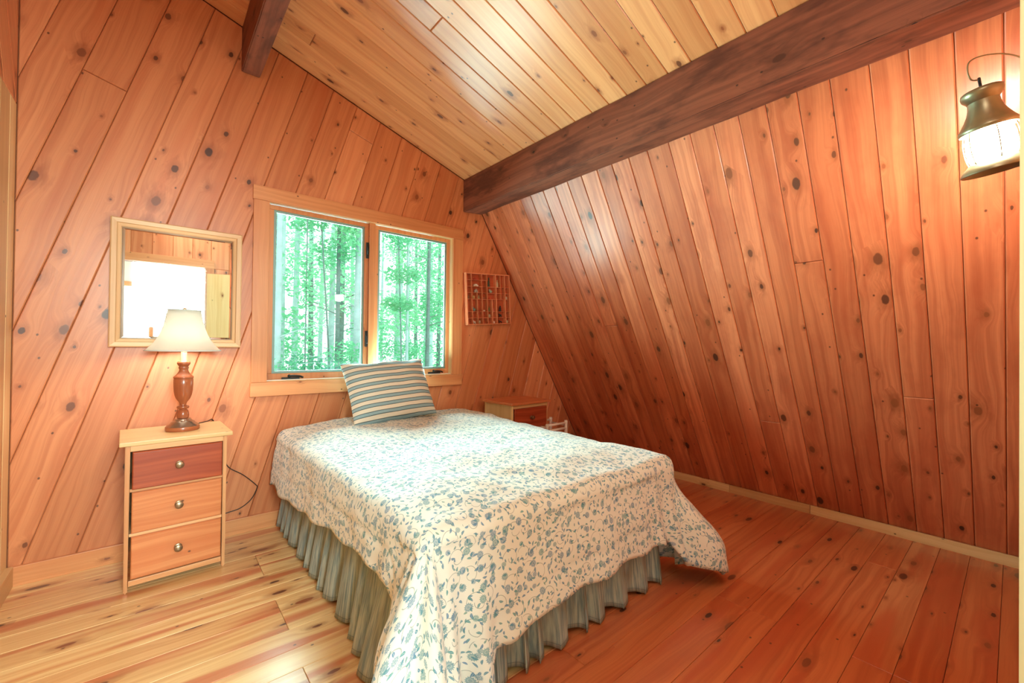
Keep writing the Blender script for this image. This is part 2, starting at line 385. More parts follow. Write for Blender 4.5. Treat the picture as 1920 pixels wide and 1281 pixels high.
# s runs up the slope, t along Y
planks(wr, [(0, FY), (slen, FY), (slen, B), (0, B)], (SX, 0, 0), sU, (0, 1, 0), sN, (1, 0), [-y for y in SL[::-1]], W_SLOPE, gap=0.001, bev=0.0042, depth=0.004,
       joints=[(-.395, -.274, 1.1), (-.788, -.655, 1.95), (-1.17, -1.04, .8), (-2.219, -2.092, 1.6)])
bmx = bmesh.new()
for v in ((0, FY), (slen + .1, FY), (slen + .1, B), (0, B)): bmx.verts.new(Vector((SX, 0, 0)) - sN * .018 + sU * v[0] + Vector((0, v[1], 0)))
f = bmx.faces.new(bmx.verts[:]); r_ = bmesh.ops.extrude_face_region(bmx, geom=[f])
for v in [g for g in r_['geom'] if isinstance(g, bmesh.types.BMVert)]: v.co -= sN * .08
bmesh.ops.recalc_face_normals(bmx, faces=bmx.faces); from_bm('wall_backing', bmx, M_GROOVE, wr)
# ceiling
ce = empty('ceiling'); tag(ce, kind='structure')
CL = [.80, .93, 1.063, 1.19, 1.32, 1.447, 1.573, 1.70, 1.84, 1.968, 2.10, 2.222, 2.352, 2.475, 2.618, 2.75, 2.88, 3.01, 3.137]
CL = cuts_from(CL, FY, B, 0.13)
cN = Vector((-math.sin(CT), 0, -math.cos(CT))); cU = Vector((math.cos(CT), 0, -math.sin(CT)))
c0, c1 = L / math.cos(CT), RX / math.cos(CT)
planks(ce, [(c0, FY), (c1, FY), (c1, B), (c0, B)], (0, 0, CZ), cU, (0, 1, 0), cN, (1, 0), [-y for y in CL[::-1]], W_CEIL, gap=0.001, bev=0.0042, depth=0.004,
       joints=[(-2.88, -2.75, 0.75), (-2.10, -1.968, 1.2), (-1.19, -1.063, .6)])
bmx = bmesh.new()
for v in ((c0 - .1, FY), (c1 + .1, FY), (c1 + .1, B + .1), (c0 - .1, B + .1)): bmx.verts.new(Vector((0, 0, CZ)) - cN * .0195 + cU * v[0] + Vector((0, v[1], 0)))
f = bmx.faces.new(bmx.verts[:]); r_ = bmesh.ops.extrude_face_region(bmx, geom=[f])
for v in [g for g in r_['geom'] if isinstance(g, bmesh.types.BMVert)]: v.co -= cN * .08
bmesh.ops.recalc_face_normals(bmx, faces=bmx.faces); from_bm('ceiling_backing', bmx, M_GROOVE, ce)
# left wall: diagonal boards above, pale upright casing boards below
wl = empty('wall_left'); tag(wl, kind='structure')
planks(wl, [(FY, 2.35), (B, 2.35), (B, LZ), (FY, LZ)], (L, 0, 0), (0, 1, 0), (0, 0, 1), (1, 0, 0), (math.cos(R(118)), math.sin(R(118))),
       [-6 + .186 * i for i in range(70)], W_WALL)
planks(wl, [(FY, 0), (B, 0), (B, 2.35), (FY, 2.35)], (L, 0, 0), (0, 1, 0), (0, 0, 1), (1, 0, 0), (0, 1),
       [FY - .02 + .16 * i for i in range(20)] + [2.86, 3.02, B + .001], W_TRIMP)
box('wall_backing', L - .10, L - .0145, FY, B + .1, -.05, 3.6, M_GROOVE, wl, 0)
# front wall with the doorway the camera looks in from
wf = empty('wall_front'); tag(wf, kind='structure')
DX0, DX1, DZ = -0.36, 0.46, 2.12
def front_piece(poly):
    planks(wf, poly, (0, FY, 0), (1, 0, 0), (0, 0, 1), (0, 1, 0), (0, 1), [-1 + .19 * i for i in range(30)], W_WALL)
front_piece([(L, 0), (DX0, 0), (DX0, DZ), (L, DZ)])
front_piece([(DX1, 0), (SX, 0), (SX - DZ / math.tan(TH), DZ), (DX1, DZ)])
front_piece([(L, DZ), (SX - DZ / math.tan(TH), DZ), (RX, RZ), (L, LZ)])
bmx = bmesh.new()
for (x0, x1, z0, z1) in ((L - .1, DX0, 0, 3.7), (DX1, 3.9, 0, 3.7), (DX0, DX1, DZ, 3.7)): add_box(bmx, x0, x1, FY - .10, FY - .0145, z0, z1)
from_bm('wall_backing', bmx, M_GROOVE, wf)
# door casing
dc = empty('trim_1'); tag(dc, kind='structure')
box('casing_board', DX1 - .005, DX1 + .09, FY, FY + .02, 0, DZ, W_TRIM, dc)
box('casing_board', DX0 - .09, DX0 + .005, FY, FY + .02, 0, DZ, W_TRIM, dc)
box('casing_board', DX0 - .09, DX1 + .09, FY, FY + .02, DZ, DZ + .1, W_TRIM, dc)

# beams
bm1 = bmesh.new()
def prism_y(bm, prof, y0, y1):
    a = [bm.verts.new((x, y0, z)) for x, z in prof]; b = [bm.verts.new((x, y1, z)) for x, z in prof]
    n = len(prof); bm.faces.new(a); bm.faces.new(b[::-1])
    for i in range(n): bm.faces.new((a[i], b[i], b[(i + 1) % n], a[(i + 1) % n]))
    bmesh.ops.recalc_face_normals(bm, faces=bm.faces)
def beam(name, x0, x1, z0, slope_side, label):
    bm = bmesh.new()
    zc = lambda x: CZ - x * math.tan(CT) - .006
    if slope_side:
        zr = z0 + .018; prof = [(x0, z0), (SX - zr / math.tan(TH) - .008, zr), (RX - .012, RZ - .02), (x0, zc(x0))]
    else: prof = [(x0, z0), (x1, z0), (x1, zc(x1)), (x0, zc(x0))]
    prism_y(bm, prof, FY + .002, B - .001)
    bmesh.ops.bevel(bm, geom=[e for e in bm.edges if abs(e.verts[0].co.z - e.verts[1].co.z) < .03 and e.verts[0].co.z < z0 + .05], offset=.006, segments=2, affect='EDGES')
    # rough hewn: subdivide along the length and jitter
    es = [e for e in bm.edges if abs(e.verts[0].co.y - e.verts[1].co.y) > 1]
    bmesh.ops.subdivide_edges(bm, edges=es, cuts=60, use_grid_fill=True)
    for v in bm.verts:
        if FY + .05 < v.co.y < B - .02:
            n = noise.noise(Vector((v.co.x * 9, v.co.y * 3, v.co.z * 9)))
            if v.co.z < z0 + .03: v.co.z += n * .006
            if v.co.x < x0 + .02: v.co.x += n * .004
    boxuv(bm, 1)
    o = from_bm(name, bm, W_BEAM, None); return tag(o, label, kind='structure')
beam('beam', 2.058, 0, 2.368, True, 'dark rough-sawn timber beam along the foot of the ceiling above the sloping wall')
beam('beam', 0.386, 0.487, 2.90, False, 'short dark timber beam under the ceiling above the mirror')

# baseboards
bb = empty('baseboard_back'); tag(bb, kind='structure')
box('baseboard_board', L + .012, 1.2, B - .018, B + .001, 0, .095, W_TRIM, bb, .002)
box('baseboard_board', 1.201, 3.62, B - .018, B + .001, 0, .095, W_TRIM, bb, .002)
bb = empty('baseboard_left'); tag(bb, kind='structure')
box('baseboard_board', L - .001, L + .024, 2.885, B - .019, 0, .10, W_TRIMP, bb, .002)
box('baseboard_board', L - .001, L + .018, FY + .03, 2.884, 0, .085, W_TRIMP, bb, .002)
bb = empty('baseboard_right'); tag(bb, kind='structure')
for y0, y1 in ((FY + .02, .955), (.958, 1.52), (1.523, 2.2), (2.203, B - .02)):
    bm = bmesh.new(); prism_y(bm, [(3.655, 0.0), (3.705, 0.0), (3.667, .062), (3.652, .062)], y0, y1); boxuv(bm, 1)
    from_bm('baseboard_board', bm, W_TRIMP, bb)

# ------------------------------------------------------------------ window
wn = empty('window_1'); tag(wn, kind='structure')
T0, T1, Z0, Z1 = .459, 2.052, .850, 2.207
YF = B - .02
box('trim_board', T0, T1, YF, B + .0005, 2.115, Z1, W_TRIM, wn, .002)
box('trim_board', T0 + .004, .552, YF, B + .0005, .941, 2.114, W_TRIM, wn, .002)
box('trim_board', 1.951, T1 - .004, YF, B + .0005, .941, 2.114, W_TRIM, wn, .002)
box('trim_board', T0, T1, YF - .004, B + .0005, Z0, .940, W_TRIM, wn, .002)
YG = B + .075
jt = W_TRIMP
box('jamb', .540, .553, B - .001, YG + .03, .935, 2.13, jt, wn, .001)
box('jamb', 1.950, 1.963, B - .001, YG + .03, .935, 2.13, jt, wn, .001)
box('jamb', .540, 1.963, B - .001, YG + .03, 2.116, 2.129, jt, wn, .001)
box('window_sill', .540, 1.963, B - .001, YG + .03, .936, .947, jt, wn, .001)
def sash(x0, x1, z0, z1, side):
    s = empty('sash'); s.parent = wn
    y0, y1 = B + .030, B + .070; fw = .030
    bm = bmesh.new()
    for q in ((x0, x1, z1 - fw, z1), (x0, x1, z0, z0 + fw + .012), (x0, x0 + fw, z0 + fw + .012, z1 - fw), (x1 - fw, x1, z0 + fw + .012, z1 - fw)):
        add_box(bm, q[0], q[1], y0, y1, q[2], q[3], .003)
    from_bm('sash_frame', bm, W_TRIM, s)
    a, b, c, d = x0 + fw, x1 - fw, z0 + fw + .012, z1 - fw; g = .016
    bm = bmesh.new()
    for q in ((a, b, d - g, d), (a, b, c, c + g), (a, a + g, c + g, d - g), (b - g, b, c + g, d - g)):
        add_box(bm, q[0], q[1], y0 + .008, y0 + .02, q[2], q[3], .001)
    from_bm('gasket', bm, M_GASKET, s)
    box('pane', a + .002, b - .002, y0 + .016, y0 + .0195, c + .002, d - .002, M_GLASS, s, 0)
sash(.558, 1.226, .950, 2.112, 0)
sash(1.274, 1.945, .950, 2.112, 1)
box('mullion', 1.227, 1.273, B + .012, B + .074, .947, 2.116, W_TRIM, wn, .003)
for z in (1.905, 1.235):
    h = empty('sash_lock'); h.parent = wn
    box('lock_plate', 1.206, 1.226, B + .018, B + .030, z - .06, z + .06, M_IRON, h, .003)
    tube('lock_lever', [(1.216, B + .014, z + .045), (1.214, B + .004, z + .02), (1.212, B - .001, z - .035)], .006, M_IRON, h)
for x in (.70, 1.80):
    h = empty('crank'); h.parent = wn
    box('crank_base', x - .055, x + .055, B + .010, B + .028, .948, .966, M_IRON, h, .004)
    tube('crank_handle', [(x - .01, B + .012, .966), (x + .0, B + .004, .975), (x + .05, B + .002, .972), (x + .075, B + .006, .962)], .006, M_IRON, h)
    lathe('crank_knob', [(.004, 0), (.009, .004), (.010, .012), (.004, .018)], M_IRON, h, 12).location = (x - .01, B + .012, .966)
box('stop_strip', .553, 1.95, B + .001, B + .012, .947, .952, M_WHITE, wn, .0)

# ------------------------------------------------------------------ landing behind the doorway (seen only in the mirror)
ld = empty('wall_landing'); tag(ld, kind='structure')
y1 = FY - .10; y2 = -3.4
box('side_wall', -1.6, -1.5, y2, y1, 0, 2.6, M_HALLWALL, ld, 0)
box('side_wall', 1.9, 2.0, y2, y1, 0, 2.6, M_HALLWALL, ld, 0)
box('end_wall', -1.6, 2.0, y2 - .1, y2, 0, .85, M_HALLWALL, ld, 0)
box('end_wall', -1.6, 2.0, y2 - .1, y2, 2.15, 2.6, M_HALLWALL, ld, 0)
box('end_wall', -1.6, -.9, y2 - .1, y2, .85, 2.15, M_HALLWALL, ld, 0)
box('end_wall', .75, 2.0, y2 - .1, y2, .85, 2.15, M_HALLWALL, ld, 0)
box('landing_ceiling', -1.6, 2.0, y2, y1, 2.6, 2.7, M_HALLWALL, ld, 0)
box('landing_floor', -1.6, 2.0, y2, FY, -.02, -.001, W_FLOOR, ld, 0)
wn2 = empty('window_2'); tag(wn2, kind='structure')
box('window_frame', -.92, .77, y2, y2 + .03, 2.12, 2.2, W_TRIM, wn2)
box('window_frame', -.92, .77, y2, y2 + .03, .80, .87, W_TRIM, wn2)
box('window_frame', -.95, -.88, y2, y2 + .03, .87, 2.12, W_TRIM, wn2)
box('window_frame', .73, .80, y2, y2 + .03, .87, 2.12, W_TRIM, wn2)
box('window_frame', -.10, -.04, y2, y2 + .03, .87, 2.12, W_TRIM, wn2)

# door leaf opened inwards, its free edge at the right border of the photo
dl = empty('door_1', (0.475, FY + .03, 0.0), math.asin((.266) / .753)); tag(dl, kind='structure')
box('door_panel', 0, .752, -.035, 0, .012, 2.05, W_TRIMP, dl, .003)
box('latch_plate', .7505, .7535, -.028, -.007, .80, .87, M_BRASS, dl, .001)
box('latch_bolt', .753, .763, -.024, -.011, .826, .846, M_BRASS, dl, .002)
for s in (-1,):
    k = lathe('door_knob', [(.026, 0), (.026, .004), (.010, .008), (.010, .030), (.022, .038), (.028, .050), (.024, .062), (.006, .068)], M_BRASS, dl, 28)
    k.rotation_euler = (R(-90 * s), 0, 0); k.location = (.69, 0 if s > 0 else -.035, .86)

# ------------------------------------------------------------------ bed
XL, XR, YFT, YHD, ZT = .665, 2.02, 1.19, 3.08, .640
bed = empty('bed', label='full size bed standing under the window with its head to the wall', cat='bed')
def rbox(name, x0, x1, y0, y1, z0, z1, mat, parent, bev):
    bm = bmesh.new(); add_box(bm, x0, x1, y0, y1, z0, z1, bev); boxuv(bm); return from_bm(name, bm, mat, parent, sharp=R(40))
M_MATT = plain('mattress_ticking', (.75, .73, .68), .8)
rbox('mattress', XL + .03, XR - .03, YFT + .04, YHD - .02, .40, .595, M_MATT, bed, .04)
rbox('box_spring', XL + .04, XR - .04, YFT + .05, YHD - .02, .19, .395, M_MATT, bed, .02)
bm = bmesh.new()
for q in ((XL + .04, XL + .08, YFT + .05, YHD - .02), (XR - .08, XR - .04, YFT + .05, YHD - .02), (XL + .08, XR - .08, YFT + .05, YFT + .09), (XL + .08, XR - .08, YHD - .06, YHD - .02)):
    add_box(bm, *q, .155, .188)
from_bm('bed_frame', bm, M_IRON, bed)
for x in (XL + .10, XR - .10):
    for y in (YFT + .12, YHD - .1):
        lathe('leg', [(.018, 0), (.018, .156)], M_IRON, bed, 12).location = (x, y, 0)

def sstep(a, b, x):
    t = max(0.0, min(1.0, (x - a) / (b - a))); return t * t * (3 - 2 * t)
def comforter():
    R0 = .065; arc = R0 * PI / 2
    ns, nt, nf = 22, 64, 26
    Us = [('l', 1 - i / ns) for i in range(ns)] + [('t', i / nt) for i in range(nt + 1)] + [('r', (i + 1) / ns) for i in range(ns)]
    Vs = [('f', 1 - i / nf) for i in range(nf)] + [('t', i / 84) for i in range(85)]
    def AL(y): return .372 - .118 * sstep(2.9, 1.42, y) + .15 * sstep(1.33, 1.20, y) + .008 * math.sin(y * 19)
    def AR(y): return .36 + .30 * sstep(1.45, 1.20, y)
    def BF(x): return .425 + .05 * sstep(1.2, .90, x) + .20 * sstep(.885, .80, x)  + .006 * math.sin(x * 23) + .13 * sstep(1.93, 2.02, x)
    V, UVc = [], []
    for kv, fv in Vs:
        for ku, fu in Us:
            y = YFT if kv == 'f' else YFT + (YHD - .01 - YFT) * fv
            x = XL if ku == 'l' else XR if ku == 'r' else XL + (XR - XL) * fu
            a = 0; s = 0
            if ku == 'l': a = fu * AL(y); s = -1
            if ku == 'r': a = fu * AR(y); s = 1
            b = fv * BF(x) if kv == 'f' else 0.0
            U_, V_ = x + s * a, y - b
            r = math.hypot(a, b)
            if a > 0 and b > 0:
                qa, qb = a / AL(y) if s < 0 else a / AR(y), b / BF(x); r *= 1 - .8 * (1 - max(qa, qb) / math.hypot(qa, qb))
            px, py, pz = x, y, ZT
            if r > 0:
                if r < arc: out, dz = R0 * math.sin(r / R0), R0 * (1 - math.cos(r / R0))
                else:
                    e = r - arc; out, dz = R0 + .13 * e, R0 + e * .99
                ph = math.atan2(b, a) if a > 0 else PI / 2
                if s == 0: ph = PI / 2; dx, dy = 0, -1
                else: dx, dy = s * math.cos(ph), -math.sin(ph)
                k = max(0, r - .05)
                if a > 0 and b > 0:
                    f2 = math.sin(2 * ph)
                    K = .34 if s < 0 else .30
                    out += (.19 * sstep(.08, .40, r) if s < 0 else .21 * sstep(.15, .50, r)) * f2 ** .8 + (.055 if s < 0 else .008) * k / .5 * math.sin(ph * 11 + (1 if s < 0 else 2)) * min(1, f2 * 2)
                else:
                    # soft folds running down the flaps, stronger close to the corners
                    q = y if b == 0 else x
                    cor = sstep(.35, 0, min(abs(x - XL), abs(XR - x))) if b > 0 else sstep(.4, 0, y - YFT)
                    out += k * (.05 * noise.noise(Vector((q * 4, r * 2, 3.1 + s))) + cor * .10 * math.sin(q * 48) * k / .4)
                px += dx * out; py += dy * out; pz -= dz
                # lateral crumpling of the foot flap
                if s == 0 and b > 0: pz += .010 * noise.noise(Vector((x * 3.2, b * 9, 7))) * k / .3
            # loft: crowned, softly quilted top
            cx = min(1, max(0, min(x - XL, XR - x) / .30)) if s == 0 else 0; cy = min(1, max(0, (y - YFT) / .30)) if b == 0 else 0
            cr = math.sin(cx * PI / 2) * math.sin(cy * PI / 2)
            pz += .030 * cr
            nz = .016 * noise.noise(Vector((U_ * 2.6, V_ * 2.6, 1.3))) + .011 * noise.noise(Vector((U_ * 7, V_ * 7, 4.3))) + .0045 * noise.noise(Vector((U_ * 20, V_ * 14, 9.3)))
            if r < arc: pz += nz
            else:
                px += (s * math.cos(math.atan2(b, a)) if s else 0) * nz * .8; py -= (1 if s == 0 else math.sin(math.atan2(b, a))) * nz * .8
            # stitched seam a hand's width above the hem
            hem = (AL(y) - a) if (s < 0 and b == 0) else (BF(x) - b if (s == 0 and b > 0) else 9)
            if abs(hem - .10) < .012:
                g = .006 * (1 - abs(hem - .10) / .012)
                if s: px -= s * g
                else: py += g
            if pz < .014:
                ex = .014 - pz; px += (s or 0) * ex * .35; py -= ex * .5; pz = .014 + .004 * (1 + noise.noise(Vector((U_ * 20, V_ * 20, 2))))
            if py > YHD - .03: pz -= .02 * (py - (YHD - .03)) / .03
            V.append((px, py, pz)); UVc.append((U_, V_))
    nu = len(Us); F = []
    for j in range(len(Vs) - 1):
        for i in range(nu - 1):
            F.append((j * nu + i, j * nu + i + 1, (j + 1) * nu + i + 1, (j + 1) * nu + i))
    me = bpy.data.meshes.new('comforter'); me.from_pydata(V, [], F); ul = me.uv_layers.new(name='UVMap')
    for l in me.loops: ul.data[l.index].uv = UVc[l.vertex_index]
    return me
def floral():
    g = G('floral_print_cotton', 0.85, 0.2)
    u, v = g.uv()
    wv = g.noise(g.xyz(g.M('MULTIPLY', u, 14), g.M('MULTIPLY', v, 14)), 1, 1)
    u1 = g.M('MULTIPLY_ADD', g.M('SUBTRACT', wv, .5), .012, u)
    cream, teal, blue, stem = lin(222, 222, 212), lin(76, 142, 146), lin(78, 124, 162), lin(104, 124, 122)
    c = cream
    def cell(scale, off, rnd):
        vv = g.vor(g.xyz(g.M('ADD', u1, off), g.M('ADD', v, off * .7)), scale, rnd)
        pos = g.sep(vv.outputs['Position'])
        dx = g.M('SUBTRACT', g.M('ADD', u1, off), pos[0]); dy = g.M('SUBTRACT', g.M('ADD', v, off * .7), pos[1])
        # position output is already in input space
        return vv.outputs['Distance'], dx, dy, g.sep(vv.outputs['Color'])
    # curling stems
    D, dx, dy, C = cell(13, 3.7, .7)
    rr = g.M('SQRT', g.M('ADD', g.M('MULTIPLY', dx, dx), g.M('MULTIPLY', dy, dy)))
    ang = g.M('ARCTAN2', dy, dx)
    stemr = g.M('MULTIPLY_ADD', g.M('ADD', ang, 3.2), .0035, .012)
    sm = g.ss(g.M('ABSOLUTE', g.M('SUBTRACT', rr, stemr)), .0014, .0006)
    c = g.mix(g.M('MULTIPLY', sm, .65), c, stem)
    # rotated leaves
    for scale, off, rnd, thr, la, lb, colr in ((32, 1.3, .9, .12, .0088, .0036, teal), (36, 7.9, .95, .30, .0070, .0029, lin(96, 146, 136))):
        D, dx, dy, C = cell(scale, off, rnd)
        th = g.M('MULTIPLY', C[1], 6.283); cs, sn = g.M('COSINE', th), g.M('SINE', th)
        ex = g.M('ADD', g.M('MULTIPLY', dx, cs), g.M('MULTIPLY', dy, sn)); ey = g.M('SUBTRACT', g.M('MULTIPLY', dy, cs), g.M('MULTIPLY', dx, sn))
        ey = g.M('ADD', ey, g.M('MULTIPLY', g.M('MULTIPLY', ex, ex), 25))
        q = g.M('ADD', g.M('POWER', g.M('ABSOLUTE', g.M('DIVIDE', ex, la)), 1.6), g.M('POWER', g.M('ABSOLUTE', g.M('DIVIDE', ey, lb)), 1.6))
        mk = g.M('MULTIPLY', g.ss(q, 1.1, .8), g.M('GREATER_THAN', C[0], thr))
        vein = g.ss(g.M('ABSOLUTE', ey), .0003, .0009)
        c = g.mix(g.M('MULTIPLY', mk, g.M('MULTIPLY_ADD', vein, .35, .6)), c, g.mix(C[2], colr, blue))
    # daisy heads
    for scale, off, thr, r0 in ((19, 5.1, .36, .0118), (24, 9.4, .55, .0080)):
        D, dx, dy, C = cell(scale, off, .75)
        rr = g.M('SQRT', g.M('ADD', g.M('MULTIPLY', dx, dx), g.M('MULTIPLY', dy, dy)))
        ang = g.M('ARCTAN2', dy, dx)
        pet = g.M('MULTIPLY_ADD', g.M('SINE', g.M('MULTIPLY', ang, 13)), .0016, r0)
        mk = g.M('MULTIPLY', g.ss(g.M('SUBTRACT', rr, pet), .0007, -.0007), g.M('GREATER_THAN', C[0], thr))
        ray = g.M('MULTIPLY_ADD', g.M('SINE', g.M('MULTIPLY', ang, 26)), .25, .70)
        ring = g.ss(g.M('ABSOLUTE', g.M('SUBTRACT', rr, r0 * .45)), .0003, .0014)
        c = g.mix(g.M('MULTIPLY', mk, g.M('MULTIPLY', ray, g.M('MULTIPLY_ADD', ring, .4, .6))), c, g.mix(C[2], teal, blue))
    g.bump(g.noise(g.xyz(u, v), 30, 3), .25, .004)
    g.b.inputs['Sheen Weight'].default_value = 0.2
    return g.out(c)
cm = link('comforter', comforter(), floral(), None, True)
md = cm.modifiers.new('thick', 'SOLIDIFY'); md.thickness = .014; md.offset = -1
tag(cm, 'cream comforter with blue-green floral print, corners draping to the floor', 'comforter')

# bed skirt: pleated dusty blue cotton, split at the foot corner
def skirt_mat():
    g = G('chambray_cotton', .9, .15)
    u, v = g.uv()
    a = g.noise(g.xyz(g.M('MULTIPLY', u, 140), g.M('MULTIPLY', v, 6)), 1, 3, .6)
    b = g.noise(g.xyz(g.M('MULTIPLY', u, 25), g.M('MULTIPLY', v, 5)), 1, 3)
    c = g.mix(g.ss(a, .35, .65), lin(122, 142, 146), lin(182, 190, 180))
    c = g.mix(g.M('MULTIPLY', g.ss(b, .4, .7), .5), c, lin(140, 136, 116))
    c = g.mix(g.M('MULTIPLY', g.M('LESS_THAN', g.M('ABSOLUTE', g.M('SUBTRACT', v, .022)), .0012), .5), c, lin(70, 95, 105))
    g.bump(a, .3, .001)
    return g.out(c)
M_SKIRT = skirt_mat()
def skirt_panel(name, pts, nrm, zt, seed, parent, amp=.034, flare=None):
    """pts: base line from p0 to p1, nrm: outward direction"""
    rnd = random.Random(seed); p0, p1 = Vector(pts[0]), Vector(pts[1]); D = (p1 - p0); Ln = D.length; D.normalize(); N = Vector(nrm)
    ph = 0; s = 0; step = .006; prof = []; wl = .11; u = 0
    kinds = []
    while s <= Ln + 1e-6:
        if ph >= 2 * PI: ph -= 2 * PI; wl = rnd.choice((.07, .09, .13, .17, .20)) * rnd.uniform(.85, 1.15); 
        prof.append((s, ph, rnd)); ph += 2 * PI * step / wl; s += step
    nz = 14; V, UVc = [], []
    for j in range(nz + 1):
        t = j / nz; z = zt * (1 - t) + .006
        for i, (s_, p_, _) in enumerate(prof):
            wv = math.sin(p_); wv = (abs(wv) ** .7) * (1 if wv > 0 else -1)
            A = amp * (.15 + .85 * t ** .8); o = A * (wv + .9) + .02 * t
            lat = .016 * t * math.sin(2 * p_ + 1)
            fl = flare(s_ / Ln) * t if flare else 0
            q = p0 + D * (s_ + lat) + N * (o + fl)
            zz = z + (.014 * (noise.noise(Vector((s_ * 5, 0, seed))) + .4) * t if t > .0 else 0) + .012 * t * (1 if wv < 0 else 0) * abs(wv)
            V.append((q.x, q.y, max(zz, .006))); UVc.append((s_ * 1.5, z))
    n = len(prof); F = [(j * n + i, (j + 1) * n + i, (j + 1) * n + i + 1, j * n + i + 1) for j in range(nz) for i in range(n - 1)]
    me = bpy.data.meshes.new(name); me.from_pydata(V, [], F); ul = me.uv_layers.new(name='UVMap')
    for l in me.loops: ul.data[l.index].uv = UVc[l.vertex_index]
    o = link(name, me, M_SKIRT, parent, True); md = o.modifiers.new('thick', 'SOLIDIFY'); md.thickness = .0025
    return o
sk = empty('bed_skirt', label='pleated dusty blue bed skirt hanging below the floral comforter', cat='bed skirt')
skirt_panel('skirt_panel', ((XL + .022, YHD, 0), (XL + .022, YFT + .10, 0)), (-1, 0, 0), .40, 3, sk, .030, lambda t: .055 * sstep(.72, .95, t))
skirt_panel('skirt_panel', ((XL + .03, YFT + .022, 0), (XR - .02, YFT + .022, 0)), (0, -1, 0), .40, 8, sk, .028)
skirt_panel('skirt_panel', ((XR - .022, YFT + .06, 0), (XR - .022, YHD, 0)), (1, 0, 0), .40, 5, sk, .025)

# pillow
def stripes():
    g = G('striped_pillowcase', .85, .2)
    u, v = g.uv()
    wr_ = g.noise(g.xyz(g.M('MULTIPLY', u, 5), g.M('MULTIPLY', v, 7)), 1, 2)
    vv = g.M('MULTIPLY_ADD', g.M('SUBTRACT', wr_, .5), .006, v)
    f = g.M('FRACT', g.M('MULTIPLY', vv, 1 / .0495))
    blue = g.M('MULTIPLY', g.ss(f, .50, .53), g.ss(f, .99, .96))
    l1 = g.ss(g.M('ABSOLUTE', g.M('SUBTRACT', f, .52)), .055, .03); l2 = g.ss(g.M('ABSOLUTE', g.M('SUBTRACT', f, .95)), .055, .03)
    c = g.mix(blue, lin(232, 226, 210), lin(150, 182, 192))
    c = g.mix(g.M('MAXIMUM', l1, l2), c, lin(66, 92, 98))
    g.bump(g.noise(g.xyz(u, v), 40, 3), .2, .003)
    return g.out(c)
def pillow():
    wd, ht, th = .63, .47, .12; nu, nv = 48, 38
    V, UVc, idx = [], [], {}
    for side in (-1, 1):
        for j in range(nv + 1):
            for i in range(nu + 1):
                u, v = -1 + 2 * i / nu, -1 + 2 * j / nv
                edge = i in (0, nu) or j in (0, nv)
                if edge and side == 1: idx[(side, i, j)] = idx[(-1, i, j)]; continue
                e = (max(0, 1 - abs(u) ** 3.2) * max(0, 1 - abs(v) ** 3.0)) ** .62
                x = u * wd / 2 * (1 - .055 * (1 - v * v) * abs(u) ** 3); z = v * ht / 2 * (1 - .07 * (1 - u * u) * abs(v) ** 3)
                wrk = .012 * noise.noise(Vector((u * 2.2, v * 9, 3 + side))) * abs(v) ** 2 + .008 * noise.noise(Vector((u * 3, v * 3, 1 + side)))
                y = side * (th * e * (.9 if side < 0 else .6)) + wrk * (1.2 if not edge else .8)
                z += .010 * noise.noise(Vector((u * 6, 5, v))) * abs(v) ** 4
                if v > .55: z += .012 * math.sin(u * 7 + 1) * (v - .55)
                idx[(side, i, j)] = len(V); V.append((x, y, z)); UVc.append((x, z))
    F = []
    for side in (-1, 1):
        for j in range(nv):
            for i in range(nu):
                q = [idx[(side, i, j)], idx[(side, i + 1, j)], idx[(side, i + 1, j + 1)], idx[(side, i, j + 1)]]
                F.append(q if side < 0 else q[::-1])
    me = bpy.data.meshes.new('pillow'); me.from_pydata(V, [], F); ul = me.uv_layers.new(name='UVMap')
    for l in me.loops: ul.data[l.index].uv = UVc[l.vertex_index]
    return me
pl = link('pillow', pillow(), stripes(), None, True)
pl.location = (1.285, 2.875, .862); pl.rotation_mode = 'XYZ'
pl.matrix_world = Matrix.Translation((1.285, 2.865, .864)) @ Matrix.Rotation(R(-26), 4, 'X') @ Matrix.Rotation(R(-4), 4, 'Y')
tag(pl, 'pillow in a blue and cream striped case propped against the window', 'pillow')
md = pl.modifiers.new('sub', 'SUBSURF'); md.levels = md.render_levels = 1

